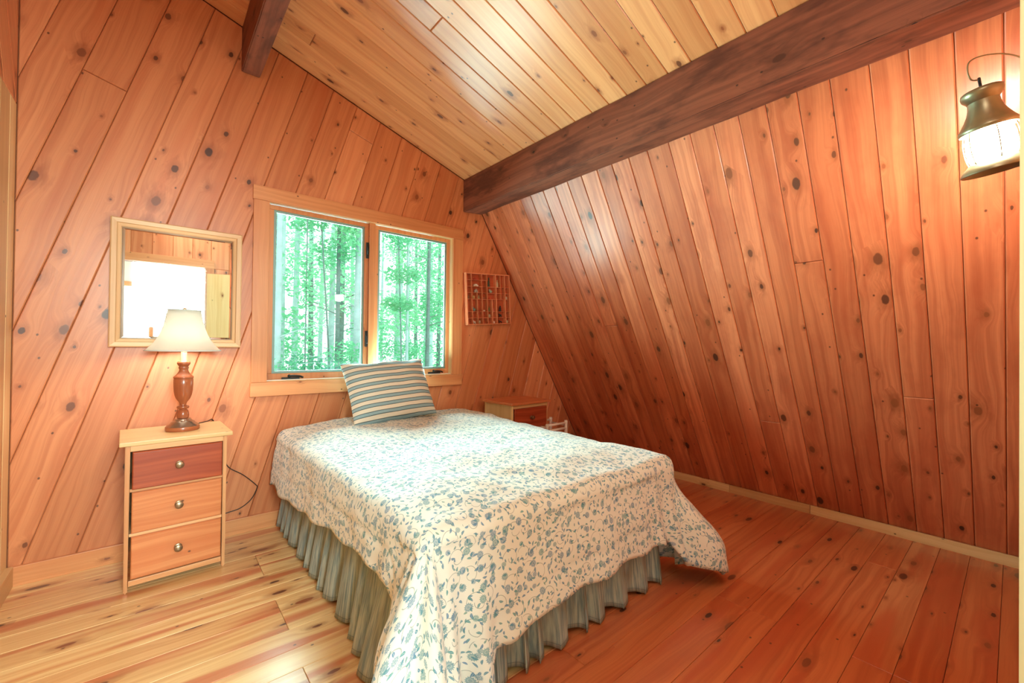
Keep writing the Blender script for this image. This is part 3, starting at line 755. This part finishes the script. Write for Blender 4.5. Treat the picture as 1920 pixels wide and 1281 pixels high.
# ------------------------------------------------------------------ nightstands
def nightstand(loc, rz, w_, d_, h_, label, group, mats):
    top, side, drs = mats
    t = empty('nightstand', loc, rz, label, 'nightstand', group)
    hw = w_ / 2; s = h_ / .72
    box('top', -hw - .022, hw + .022, -.022, d_ + .004, h_ - .020, h_, top, t, .004)
    for sg in (-1, 1):
        x0, x1 = (-hw, -hw + .018) if sg < 0 else (hw - .018, hw)
        box('side_panel', x0 + .003, x1 - .003, .02, d_ - .02, .06 * s, h_ - .0205, side, t, .001, 2)
        for (y0, y1) in ((0, .022), (d_ - .022, d_)):
            bm = bmesh.new(); add_box(bm, x0, x1, y0, y1, 0, h_ - .0205, .0); 
            for v in bm.verts:
                if v.co.z < .01: v.co.x += (.002 if v.co.x < (x0 + x1) / 2 else -.002)
            bmesh.ops.bevel(bm, geom=bm.edges[:], offset=.004, segments=2, affect='EDGES'); boxuv(bm, 2)
            from_bm('leg', bm, side, t, sharp=R(40))
    box('back_panel', -hw + .019, hw - .019, d_ - .012, d_ - .004, .06 * s, h_ - .021, side, t, 0)
    box('front_rail', -hw + .0185, hw - .0185, .002, .020, h_ - .050, h_ - .0205, side, t, .001)
    box('front_rail', -hw + .0185, hw - .0185, .002, .020, .030 * s, .056 * s, side, t, .002)
    for z in (.272 * s, .484 * s): box('drawer_divider', -hw + .0185, hw - .0185, .006, d_ - .03, z - .008, z + .006, side, t, .001)
    for k, (z0, z1) in enumerate(((.490, .668), (.282, .476), (.066, .264))):
        z0 *= s; z1 *= s
        d = empty('drawer', (0, 0, 0)); d.parent = t
        bm = bmesh.new(); add_box(bm, -hw + .026, hw - .022, -.012, .006, z0, z1, .0)
        fe = [e for e in bm.edges if all(v.co.y < -.005 for v in e.verts)]
        bmesh.ops.bevel(bm, geom=fe, offset=.009, segments=3, affect='EDGES', profile=.7); boxuv(bm, 0)
        from_bm('drawer_front', bm, drs[k], d)
        box('drawer_box', -hw + .034, hw - .034, .007, d_ - .04, z0 + .006, z1 - .02, side, d, 0)
        kn = lathe('knob', [(.017, 0), (.016, .003), (.008, .006), (.007, .014), (.014, .018), (.0175, .023), (.016, .028), (.008, .0315), (.002, .032)], M_KNOB, d, 24)
        kn.rotation_euler = (R(90), 0, 0); kn.location = (0.001, -.012, (z0 + z1) / 2 + .004)
    return t
nightstand((.098, 2.712, 0), R(2.5), .404, .385, .72, 'pine nightstand with three drawers and a turned lamp on top', None, (W_NSTOP, W_NS, (W_DRED, W_DR, W_DR)))
nightstand((2.49, 2.70, 0), R(3), .44, .36, .715, 'reddish nightstand half hidden behind the bed, beside the sloping wall', None, (W_DR, W_NSTOP, (W_DRED, W_DRED, W_DR)))

# ------------------------------------------------------------------ table lamp
LX, LY, LZ0 = .117, 2.905, .7205
lamp = empty('table_lamp', (LX, LY, LZ0), 0, 'lit table lamp with turned wooden body and flared white shade', 'lamp')
h = lambda y: (1212 - y) * .000576
rr_ = lambda x: x * .000463
lathe('base', [(rr_(158), 0), (rr_(162), h(1205)), (rr_(162), h(1180)), (rr_(158), h(1174))], M_LAMPWOOD, lamp, 48)
lathe('base_plate', [(rr_(156), h(1174)), (rr_(150), h(1165)), (rr_(120), h(1148)), (rr_(112), h(1136)), (rr_(84), h(1122)), (rr_(78), h(1108)), (rr_(60), h(1098))], M_PEWTER, lamp, 48)
lathe('body', [(rr_(a), h(b)) for a, b in ((56, 1098), (60, 1078), (57, 1055), (48, 1030), (36, 1022), (36, 1016), (55, 1010), (60, 1000), (56, 990), (34, 984), (30, 975), (34, 962), (42, 948), (66, 922), (82, 885), (90, 845), (94, 790), (94, 738), (90, 732), (97, 724), (95, 712), (78, 700), (58, 680), (46, 662), (42, 645), (46, 638), (50, 628), (44, 616), (56, 604), (64, 590), (62, 576), (50, 566), (28, 564))], M_LAMPWOOD, lamp, 40, R(50))
lathe('neck_sleeve', [(rr_(28), h(564)), (rr_(29), h(480)), (rr_(27), h(440))], M_SOCKET, lamp, 24)
bulb = lathe('bulb', [(.008, h(440)), (.012, h(430)), (.024, h(400)), (.030, h(370)), (.026, h(338)), (.012, h(322)), (.001, h(318))], M_BULB, lamp, 20, R(80))
prof = [(rr_(a), h(b)) for a, b in ((357, 468), (340, 455), (312, 430), (278, 395), (250, 358), (226, 318), (206, 275), (190, 230), (177, 180), (166, 130), (157, 89))]
sh = lathe('lamp_shade', prof, M_SHADE, lamp, 56, R(80), cap=False)
md = sh.modifiers.new('thick', 'SOLIDIFY'); md.thickness = .0012
M_BIND = plain('shade_binding', (.62, .68, .66), .7)
for a, b in ((357, 468), (157, 89)):
    ring = tube('binding', [(rr_(a) * math.cos(2 * PI * i / 40), rr_(a) * math.sin(2 * PI * i / 40), h(b)) for i in range(41)], .0028, M_BIND, sh, 6, False)
lathe('finial', [(.003, h(150)), (.003, h(92)), (.009, h(86)), (.010, h(72)), (.002, h(62))], M_BRASS, lamp, 16)
for k in range(3):
    a = 2 * PI * k / 3 + .4
    tube('shade_arm', [(0, 0, h(92)), (rr_(156) * math.cos(a), rr_(156) * math.sin(a), h(92))], .0014, M_BRASS, sh, 6, False)
point('table_lamp_light', (LX, LY, LZ0 + h(372)), LAMP_W, (1.0, 0.90, 0.76), .035)
cd = tube('lamp_cord', [(.150, 2.965, .728), (.20, 3.02, .730), (.24, 3.07, .729), (.27, 3.118, .724), (.30, 3.124, .62), (.335, 3.122, .47), (.36, 3.12, .419), (.43, 3.12, .365), (.50, 3.12, .29), (.508, 3.12, .265), (.476, 3.12, .201), (.42, 3.12, .160), (.36, 3.12, .148), (.30, 3.12, .14)], .0028, M_CORD)
tag(cd, 'thin dark lamp cord looping down the wall beside the nightstand', 'cord')

# ------------------------------------------------------------------ mirror
mr = empty('mirror', (.103, B - .0015, 1.515), 0, 'square mirror in a pale wooden frame hung above the nightstand', 'mirror')
mr.rotation_euler = (0, 0, 0)
def frame_piece(bm, w2, h2, prof):
    """mitred frame swept round the rectangle; prof: (inset from outer edge, depth towards the room)"""
    rings = []
    for ins, dp in prof:
        rings.append([bm.verts.new((sx * (w2 - ins), -dp, sz * (h2 - ins))) for sx, sz in ((-1, -1), (1, -1), (1, 1), (-1, 1))])
    for a, b in zip(rings, rings[1:]):
        for i in range(4): bm.faces.new((a[i], a[(i + 1) % 4], b[(i + 1) % 4], b[i]))
    bmesh.ops.recalc_face_normals(bm, faces=bm.faces)
def frame_board(parent, k, w2, h2, prof, mat):
    bm = bmesh.new()
    c = [(-1, -1), (1, -1), (1, 1), (-1, 1)]; a, b = c[k], c[(k + 1) % 4]
    ra = [bm.verts.new((a[0] * (w2 - i), -d, a[1] * (h2 - i))) for i, d in prof]; rb = [bm.verts.new((b[0] * (w2 - i), -d, b[1] * (h2 - i))) for i, d in prof]
    for i in range(len(prof) - 1): bm.faces.new((ra[i], rb[i], rb[i + 1], ra[i + 1]))
    bm.faces.new((ra[-1], rb[-1], rb[0], ra[0])); bm.faces.new(ra); bm.faces.new(rb)
    bmesh.ops.recalc_face_normals(bm, faces=bm.faces); boxuv(bm)
    return from_bm('frame_board', bm, mat, parent)
for k in range(4): frame_board(mr, k, .299, .350, [(0, 0), (0, .034), (.006, .040), (.026, .036), (.030, .028), (.043, .024), (.047, .018), (.047, .006)], W_MIRROR)
bm = bmesh.new()
frame_piece(bm, .254, .305, [(0, .010), (.014, .0135)])
ins = [v for v in bm.verts if abs(v.co.y + .0135) < 1e-5]
bm.faces.new(sorted(ins, key=lambda v: math.atan2(v.co.z, v.co.x)))
bmesh.ops.recalc_face_normals(bm, faces=bm.faces)
for f in bm.faces:
    if f.normal.y > 0: f.normal_flip()
from_bm('mirror_glass', bm, M_MIRROR, mr)
box('backing', -.253, .253, -.008, -.002, -.304, .304, M_DARKGAP, mr, 0)

# ------------------------------------------------------------------ printer's tray with trinkets
TRX, TRZ = 2.322, 1.617
pt = empty('display_tray', (TRX, B - .001, TRZ), 0, 'wooden wall tray of many small compartments beside the window', 'display shelf')
pt.rotation_euler = (0, R(-3.5), 0)
TW, TH_, TD = .494, .462, .050
box('back_panel', -TW / 2, TW / 2, -.005, 0, -TH_ / 2, TH_ / 2, W_TRAYBACK, pt, 0)
for (x0, x1, z0, z1) in ((-TW / 2, TW / 2, TH_ / 2 - .008, TH_ / 2), (-TW / 2, TW / 2, -TH_ / 2, -TH_ / 2 + .008), (-TW / 2, -TW / 2 + .008, -TH_ / 2 + .008, TH_ / 2 - .008), (TW / 2 - .008, TW / 2, -TH_ / 2 + .008, TH_ / 2 - .008)):
    box('frame_slat', x0, x1, -TD, -.005, z0, z1, W_BOX, pt, .0008)
cx = [(v - 165) / 805 for v in (165, 255, 350, 440, 535, 625, 707, 795, 882, 970)]
rz_ = [(v - 225) / 940 for v in (225, 345, 465, 580, 697, 812, 930, 1045, 1165)]
gx = lambda i: -TW / 2 + .004 + cx[i] * (TW - .008)
gz = lambda j: TH_ / 2 - .004 - rz_[j] * (TH_ - .008)
def hs(i0, i1, j): box('shelf_slat', gx(i0) + .0016, gx(i1) - .0016, -TD + .004, -.006, gz(j) - .0016, gz(j) + .0016, W_BOX, pt, 0)
def vs_(i, j0, j1, tk=.0016): box('upright_slat', gx(i) - tk, gx(i) + tk, -TD + .002, -.006, gz(j1) + .0017, gz(j0) - .0017, W_BOX, pt, 0)
for i, j0, j1 in ((1, 0, 8), (2, 3, 8), (3, 0, 8), (5, 4, 8), (6, 0, 8), (7, 0, 4), (8, 0, 8)): vs_(i, j0, j1)
vs_(4, 0, 8, .003)
for j in (1, 2, 3, 4, 6, 7):
    hs(0, 1, j)
    if j < 3: hs(1, 3, j)
    elif j == 3: hs(1, 3, j)
    else: hs(1, 2, j); hs(2, 3, j)
    hs(3, 4, j)
    if j > 1:
        if j < 4: hs(4, 6, j); hs(6, 7, j); hs(7, 8, j)
        elif j == 4: hs(4, 6, j); hs(6, 8, j)
        else: hs(4, 5, j); hs(5, 6, j); hs(6, 8, j)
        hs(8, 9, j)
tray_m = Matrix.Translation((TRX, B - .001, TRZ)) @ Matrix.Rotation(R(-3.5), 4, 'Y')
def trinket(name, cat, label, i0, i1, j, kind, colr, hh=.03, ww=.03, dx=0.0):
    """j: the shelf line it stands on"""
    mt = plain(name + '_finish', colr, .35, var=.2, scale=120)
    p = tray_m @ Vector(((gx(i0) + gx(i1)) / 2 + dx, -.026, gz(j) + (.0022 if j < 8 else .0055)))
    bm = bmesh.new()
    def ball(x, z, rx_, rz2, ry=None, y=0):
        r = bmesh.ops.create_uvsphere(bm, u_segments=12, v_segments=8, radius=1)
        for v in r['verts']: v.co = Vector((x + v.co.x * rx_, y + v.co.y * (ry or rx_), z + v.co.z * rz2))
    def cone(x, z0, z1, r0, r1, y=0):
        r = bmesh.ops.create_cone(bm, cap_ends=True, segments=12, radius1=r0, radius2=r1, depth=z1 - z0)
        for v in r['verts']: v.co += Vector((x, y, (z0 + z1) / 2))
    if kind == 'car':
        add_box(bm, -ww / 2, ww / 2, -.007, .007, hh * .22, hh * .62, .002)
        add_box(bm, -ww * .22, ww * .28, -.006, .006, hh * .6, hh, .002)
        for x in (-ww * .3, ww * .3):
            for y in (-.007, .007):
                r = bmesh.ops.create_cone(bm, cap_ends=True, segments=12, radius1=hh * .22, radius2=hh * .22, depth=.003)
                for v in r['verts']: v.co = Vector((x + v.co.x, y + v.co.z, hh * .22 + v.co.y))
    elif kind == 'bird':
        ball(0, hh * .42, ww * .42, hh * .34, ww * .3); ball(-ww * .28, hh * .80, ww * .18, hh * .2)
        cone(ww * .36, hh * .35, hh * .62, .002, .004); cone(0, 0, hh * .2, ww * .2, ww * .12)
    elif kind == 'figure':
        cone(0, 0, hh * .62, ww * .38, ww * .18); ball(0, hh * .62, ww * .22, hh * .12); ball(0, hh * .86, ww * .2, hh * .13)
        cone(-ww * .26, hh * .3, hh * .6, .002, .003); cone(ww * .26, hh * .3, hh * .6, .002, .003)
    elif kind == 'animal':
        ball(0, hh * .58, ww * .40, hh * .24, ww * .2); ball(-ww * .36, hh * .82, ww * .15, hh * .18)
        for x in (-ww * .25, ww * .25):
            for y in (-.004, .004): cone(x, 0, hh * .45, .0022, .0022, y)
        cone(-ww * .36, hh * .92, hh * 1.05, .003, .0006)
    elif kind == 'shell':
        cone(0, 0, hh * .2, ww * .30, ww * .36); ball(0, hh * .5, ww * .42, hh * .45); ball(ww * .2, hh * .35, ww * .25, hh * .3)
    elif kind == 'bottle':
        cone(0, 0, hh * .6, ww * .35, ww * .35); cone(0, hh * .6, hh * .75, ww * .35, ww * .14); cone(0, hh * .75, hh, ww * .14, ww * .17)
    o = from_bm(name, bm, mt, None, sharp=R(40)); o.location = p
    tag(o, label, cat, 'trinkets in the wall tray')
trinket('toy_car', 'toy car', 'tiny red toy car in the tray\'s topmost wide compartment', 1, 3, 1, 'car', (.50, .08, .05), .018, .042)
trinket('toy_car', 'toy car', 'tiny white toy car in the wall tray, above the grey one', 1, 3, 2, 'car', (.85, .85, .82), .022, .052)
trinket('toy_car', 'toy car', 'tiny grey toy car in the wall tray, below the white one', 1, 3, 3, 'car', (.40, .40, .36), .032, .038)
trinket('figurine', 'figurine', 'tall dark green figurine in the tray\'s top row, by the centre upright', 4, 6, 2, 'figure', (.05, .07, .04), .085, .038, -.02)
trinket('bottle', 'bottle', 'tiny pale speckled bottle standing in a tall top compartment of the wall tray', 6, 7, 2, 'bottle', (.60, .56, .36), .068, .030)
trinket('bird_figurine', 'figurine', 'dark green bird figurine with white back, below the tall dark figurine', 4, 6, 3, 'bird', (.35, .45, .38), .036, .044)
trinket('toy_car', 'toy car', 'tiny orange-red toy car in the tray, below the green and white bird', 4, 6, 4, 'car', (.70, .12, .06), .016, .03, -.012)
trinket('figurine', 'figurine', 'tiny brown figurine in the tray, leftmost of its middle row', 0, 1, 4, 'figure', (.25, .13, .06), .036, .026)
trinket('shell', 'shell', 'tiny tan shell in the tray\'s middle row, second from the outer edge', 1, 2, 4, 'shell', (.50, .36, .16), .034, .028)
trinket('figurine', 'figurine', 'tiny olive figurine in the tray\'s middle row, third from the outer edge', 2, 3, 4, 'figure', (.42, .38, .20), .036, .026)
trinket('animal_figurine', 'figurine', 'tiny rusty animal figurine in the tray, just short of the centre upright', 3, 4, 4, 'animal', (.50, .20, .12), .022, .028)
trinket('shell', 'shell', 'tiny pale shell in the rightmost compartment of the tray\'s middle row', 8, 9, 4, 'shell', (.70, .60, .44), .030, .024)
trinket('bird_figurine', 'figurine', 'teal-grey bird figurine in a tall compartment of the wall tray', 1, 2, 6, 'bird', (.16, .30, .30), .040, .038)
trinket('shell', 'shell', 'tiny red shell on the tray shelf beside the teal-grey bird', 2, 3, 6, 'shell', (.45, .08, .05), .014, .020)
trinket('shell', 'shell', 'tiny white shell on the tray shelf next to the centre upright', 3, 4, 6, 'shell', (.85, .78, .70), .015, .024)
trinket('bottle', 'bottle', 'tiny olive green bottle in a tall compartment of the wall tray', 4, 5, 6, 'bottle', (.12, .16, .04), .048, .022)
trinket('figurine', 'figurine', 'tiny red and white figurine in the tray beside the olive bottle', 5, 6, 6, 'figure', (.60, .16, .12), .028, .024)
trinket('figurine', 'figurine', 'black figurine in the tray\'s wide lower compartment, topmost of three black ones', 6, 8, 6, 'figure', (.03, .02, .02), .056, .040)
trinket('animal_figurine', 'figurine', 'black animal figurine in the tray, middle of three black ones', 6, 8, 7, 'animal', (.03, .025, .02), .036, .042)
trinket('animal_figurine', 'figurine', 'black animal figurine in the tray, lowest of three black ones', 6, 8, 8, 'animal', (.035, .03, .02), .028, .046)
trinket('shell', 'shell', 'round pale green shell in the wall tray beside the centre upright', 4, 5, 7, 'shell', (.50, .50, .34), .034, .030)
trinket('animal_figurine', 'figurine', 'tiny white and brown animal figurine in the bottom row of the wall tray', 1, 2, 8, 'animal', (.70, .62, .55), .030, .034)
trinket('shell', 'shell', 'tiny speckled shell in the tray\'s bottom row beside the white and brown animal', 2, 3, 8, 'shell', (.52, .40, .25), .034, .024)
trinket('shell', 'shell', 'tiny pink-white shell in the tray\'s bottom row, beside a black animal', 5, 6, 8, 'shell', (.82, .66, .58), .022, .026)
trinket('shell', 'shell', 'tiny yellowish shell in the lowest rightmost compartment of the wall tray', 8, 9, 8, 'shell', (.62, .56, .36), .030, .026)

# ------------------------------------------------------------------ white slatted rack behind the bed
rk = empty('towel_rack', (2.735, 2.62, 0), R(-2), 'small white wooden rack standing behind the bed near the dark nightstand', 'rack')
for x in (-.115, .115):
    for y in (0, .20):
        hh = .520 + (.006 if x > 0 else -.006)
        lathe('post', [(.014, 0), (.015, .03), (.015, hh - .02), (.017, hh - .012), (.013, hh)], M_WHITE, rk, 14, R(50)).location = (x, y, 0)
for y in (0, .20):
    for z in (.500, .452, .40, .25, .10):
        tube('rung', [(-.110, y, z), (.110, y, z + .004)], .010 if z > .48 else .011, M_WHITE, rk, 10, False)
for x in (-.115, .115):
    for z in (.48, .15): tube('side_rung', [(x, .008, z), (x, .192, z)], .007, M_WHITE, rk, 10, False)

# ------------------------------------------------------------------ lantern
A0, A1 = Vector((2.003, .070, 2.030)), Vector((2.041, .041, 1.789))   # axis: cap rim to base ring
ln = empty('lantern', A1, 0, 'lit brass and copper ship lantern hanging by a wire in front of the sloping wall', 'lantern')
ax = (A0 - A1).normalized(); ln.rotation_mode = 'QUATERNION'; ln.rotation_quaternion = Vector((0, 0, 1)).rotation_difference(ax)
lathe('base_ring', [(.052, .026), (.056, .020), (.070, .006), (.078, -.006), (.079, -.012), (.076, -.014), (.070, -.008), (.060, .004), (.046, .010), (.040, .012)], M_COPPER, ln, 44, R(40), cap=False)
lathe('burner', [(.039, .008), (.044, .010), (.044, .014), (.012, .018), (.012, .030), (.004, .032)], M_COPPER, ln, 28)
M_GLOBE = G('frosted_lantern_glass', .5).m; pb = M_GLOBE.node_tree.nodes['Principled BSDF']
pb.inputs['Base Color'].default_value = (1, .98, .94, 1); pb.inputs['Emission Color'].default_value = (1.0, .88, .70, 1); pb.inputs['Emission Strength'].default_value = LANTERN_E
lathe('globe', [(.050, .024), (.055, .040), (.057, .065), (.056, .095), (.050, .120)], M_GLOBE, ln, 40, R(80))
for k in range(6):
    a = 2 * PI * k / 6 + .3
    tube('guard_wire', [(.056 * math.cos(a), .056 * math.sin(a), .020), (.062 * math.cos(a), .062 * math.sin(a), .05), (.063 * math.cos(a), .063 * math.sin(a), .09), (.058 * math.cos(a), .058 * math.sin(a), .124)], .0018, M_COPPER, ln, 6)
lathe('cowl', [(.050, .116), (.066, .118), (.069, .124), (.068, .130), (.060, .142), (.050, .160), (.042, .178), (.037, .198), (.036, .214), (.030, .216)], M_COPPER, ln, 44, R(45))
lathe('chimney_cap', [(.030, .208), (.036, .212), (.041, .220), (.047, .228), (.049, .238), (.047, .246), (.041, .250), (.036, .248), (.020, .252), (.002, .253)], M_COPPER, ln, 44, R(45))
tube('hook', [(-.002, 0, .250), (-.004, 0, .262), (.003, 0, .270), (-.003, 0, .280), (0, 0, .286)], .004, M_IRON, ln, 8)
bl = tube('bail_wire', [Vector(p) - A1 for p in ((2.000, .072, 2.066), (1.979, .09, 2.064), (1.968, .098, 2.089), (1.973, .094, 2.122), (2.008, .065, 2.143), (2.06, .021, 2.149), (2.103, -.015, 2.134), (2.139, -.045, 2.092), (2.150, -.056, 2.024), (2.121, -.034, 1.962), (2.080, .006, 1.946))], .0022, M_COPPER, None, 8)
bl.parent = ln; bl.matrix_parent_inverse = Matrix.Identity(4)
bl.rotation_mode = 'QUATERNION'; bl.rotation_quaternion = ln.rotation_quaternion.inverted()
br = tube('wall_bracket', [(2.470, -.05, 2.04), (2.38, -.052, 2.10), (2.28, -.054, 2.115), (2.18, -.056, 2.095), (2.148, -.056, 2.070), (2.140, -.055, 2.085)], .004, M_IRON)
tag(br, 'dark iron wall bracket that carries the lantern, at the right border', 'bracket')

# ------------------------------------------------------------------ woods outside
M_BARK = plain('pine_bark', (.13, .20, .19), .9, var=.4, scale=9)
M_BARKP = plain('pale_bark', (.36, .48, .50), .9, var=.3, scale=9)
def leaf_mat(name, c):
    mt = bpy.data.materials.new(name); mt.use_nodes = True; t = mt.node_tree; t.nodes.clear()
    o = t.nodes.new('ShaderNodeOutputMaterial'); mx = t.nodes.new('ShaderNodeMixShader'); d = t.nodes.new('ShaderNodeBsdfDiffuse'); tr = t.nodes.new('ShaderNodeBsdfTranslucent')
    mx.inputs[0].default_value = .55; d.inputs[0].default_value = (*c, 1); tr.inputs[0].default_value = (*[min(1, x * 1.25) for x in c], 1)
    t.links.new(d.outputs[0], mx.inputs[1]); t.links.new(tr.outputs[0], mx.inputs[2]); t.links.new(mx.outputs[0], o.inputs[0]); return mt
LEAF = [leaf_mat('leaf_green', (.17, .50, .30)), leaf_mat('leaf_mint', (.30, .64, .42)), leaf_mat('leaf_deep', (.10, .36, .24))]
def leaves(name, blobs, n, size, mat, parent, seed):
    rnd = random.Random(seed); V, F = [], []
    for _ in range(n):
        c, s = blobs[rnd.randrange(len(blobs))]
        while True:
            q = Vector((rnd.uniform(-1, 1), rnd.uniform(-1, 1), rnd.uniform(-1, 1)))
            if q.length < 1: break
        p = Vector(c) + Vector((q.x * s[0], q.y * s[1], q.z * s[2]))
        a = Vector((rnd.gauss(0, 1), rnd.gauss(0, 1), rnd.gauss(0, .5))).normalized(); b = a.cross(Vector((rnd.gauss(0, 1), rnd.gauss(0, 1), rnd.gauss(0, 1)))).normalized()
        sz = size * rnd.uniform(.6, 1.3); k = len(V)
        V += [p - a * sz, p + b * sz * .45, p + a * sz, p - b * sz * .45]; F.append((k, k + 1, k + 2, k + 3))
    me = bpy.data.meshes.new(name); me.from_pydata([tuple(v) for v in V], [], F)
    return tag(link(name, me, mat, parent), kind='stuff')
GZ = -2.6
gr = bmesh.new(); bmesh.ops.create_grid(gr, x_segments=40, y_segments=40, size=30)
for v in gr.verts: v.co = Vector((v.co.x + 8, v.co.y + 34.2, GZ + .5 * noise.noise(v.co * .2) - .2))
g_ = from_bm('ground', gr, plain('forest_floor', (.30, .50, .34), .95, var=.3, scale=2), None); tag(g_, kind='structure')
def tree(x, y, r, hgt, lean, mat, label, blobs, n, lsz, lm, seed, bend=0.0, group='trees close to the window'):
    t = empty('tree', (x, y, GZ), 0, label, 'tree', group)
    k = 9; pts = [(lean * i / k + bend * math.sin(i / k * 5), 0, -.3 + (hgt + .3) * i / k) for i in range(k + 1)]
    tube('trunk', pts, [r * (1 - .55 * i / (6 * k)) for i in range(6 * k + 1)], mat, t, 10)
    rnd = random.Random(seed)
    for b in range(5):
        z = hgt * rnd.uniform(.35, .95); a = rnd.uniform(0, 6.28); ln_ = rnd.uniform(.4, 1.1) * (1 + r * 4)
        x0 = lean * z / hgt + bend * math.sin(z / hgt * 5)
        tube('branch', [(x0, 0, z), (x0 + .5 * ln_ * math.cos(a), .5 * ln_ * math.sin(a), z + .15 * ln_), (x0 + ln_ * math.cos(a), ln_ * math.sin(a), z + .2 * ln_)], [r * .22 * (1 - i / 14) for i in range(13)], mat, t, 5)
    if n: leaves('foliage', blobs, n, lsz, LEAF[lm], t, seed)
    return t
# x positions come from where each trunk stands in the window
tree(1.56, 8, .068, 9, .02, M_BARKP, 'pale trunk at the outer edge of the sash nearer the mirror', [((.1, 0, 7.2), (.5, .5, .7))], 300, .05, 1, 1)
tree(1.99, 8, .016, 8, .02, M_BARK, 'very thin straight sapling just inside the pale outermost trunk', [((0, 0, 4.6), (.16, .2, .25)), ((.0, 0, 5.0), (.1, .1, .4)), ((-.02, 0, 3.4), (.25, .2, .5))], 420, .035, 0, 2)
tree(2.43, 8.2, .022, 8, -.10, M_BARK, 'thin crooked dark sapling in the middle of the sash nearer the mirror', [((-.35, 0, 6.0), (.35, .3, .22)), ((.1, .2, 5.5), (.35, .3, .3)), ((.2, 0, 6.2), (.5, .3, .25))], 1200, .045, 0, 3, .10)
tree(2.66, 8.4, .055, 9, .02, M_BARK, 'dark grey-green trunk showing beside the window mullion', [((.1, 0, 6.8), (.5, .4, .5)), ((.2, 0, 5.9), (.3, .4, .5))], 1100, .05, 1, 4)
tree(3.02, 8.4, .095, 9, .06, M_BARKP, 'broad bluish pale trunk next to the window mullion', [((.1, .3, 6.5), (.5, .4, .9))], 900, .05, 0, 5)
tree(3.72, 8, .018, 8, .05, M_BARK, 'thin forked sapling at the mullion side of the sash nearer the wall tray', [((0, 0, 6), (.35, .3, .25)), ((.1, 0, 5.2), (.4, .3, .2)), ((0, 0, 4.6), (.35, .3, .15))], 1500, .04, 0, 6, .08)
tree(4.02, 8.2, .040, 9, 0, M_BARKP, 'grey trunk in the centre of the window\'s sash nearer the wall tray', [((-.1, .2, 6), (.4, .3, .6)), ((0, .2, 4.4), (.4, .3, .5))], 1500, .04, 1, 7)
tree(4.48, 8.2, .052, 9, .06, M_BARK, 'dark trunk toward the far jamb of the sash nearer the wall tray', [((.1, .2, 6), (.35, .3, .9)), ((.25, .2, 4.6), (.3, .3, .5))], 1300, .04, 0, 8)
tree(4.9, 9, .05, 9, .06, M_BARK, 'dark trunk hugging the far jamb of the sash nearer the wall tray', [((.1, .2, 5.5), (.5, .3, 1.6))], 1200, .04, 1, 9)
rnd = random.Random(21)
for i in range(26):      # the woods further back
    y = 12.5 + (i % 4) * 3.4 + rnd.uniform(-.4, .4); x = y * (.13 + .56 * (i // 4 + .25 * (i % 4)) / 6.5 ) + rnd.uniform(-.2, .2)
    tree(x, y, rnd.uniform(.05, .14), 12, rnd.uniform(-.2, .2), M_BARKP if i % 3 else M_BARK, 'pale distant trunk among the trees of the woods outside',
         [((rnd.uniform(-.3, .3), 0, rnd.uniform(2.5, 7.5)), (.6, .6, .7)) for _ in range(5)], 620, .08, rnd.randrange(2), 100 + i, group='distant trees seen through the window')
for i in range(16):      # and those that only show from further along the room
    y = 9.5 + (i % 4) * 3.6 + rnd.uniform(-.4, .4); x = y * (-.62 + .70 * (i // 4 + .25 * (i % 4)) / 4)
    tree(x, y, rnd.uniform(.05, .12), 12, rnd.uniform(-.2, .2), M_BARKP if i % 3 else M_BARK, 'pale trunk in the woods hidden behind the mirror wall',
         [((rnd.uniform(-.3, .3), 0, rnd.uniform(2.5, 7.5)), (.7, .6, .9)) for _ in range(5)], 620, .08, rnd.randrange(2), 400 + i, group='distant trees behind the mirror wall')
rnd = random.Random(5)
for i in range(22):      # young leafy undergrowth
    y = rnd.uniform(6.5, 10.5); x = y * (.17 + .45 * (i + rnd.random()) / 16) if i < 16 else y * (-.30 + .45 * (i - 16 + rnd.random()) / 6)
    b = empty('shrub', (x, y, GZ), 0, 'mint green leafy shrub in the undergrowth outside the window', 'shrub', 'shrubs outside the window')
    hgt = rnd.uniform(2.6, 3.6) + (y - 6) * .1
    for k in range(3):
        a = rnd.uniform(-.3, .3)
        tube('stem', [(0, 0, -.2), (a * .5, rnd.uniform(-.1, .1), hgt * .5), (a, 0, hgt * .95)], [.014 - .0008 * j for j in range(13)], M_BARK, b, 5)
    leaves('foliage', [((rnd.uniform(-.4, .4), rnd.uniform(-.3, .3), hgt * rnd.uniform(.15, 1.0)), (.38, .3, .22)) for _ in range(12)], 2600, .036, LEAF[rnd.randrange(3) if i % 4 == 0 else rnd.randrange(2)], b, 300 + i)
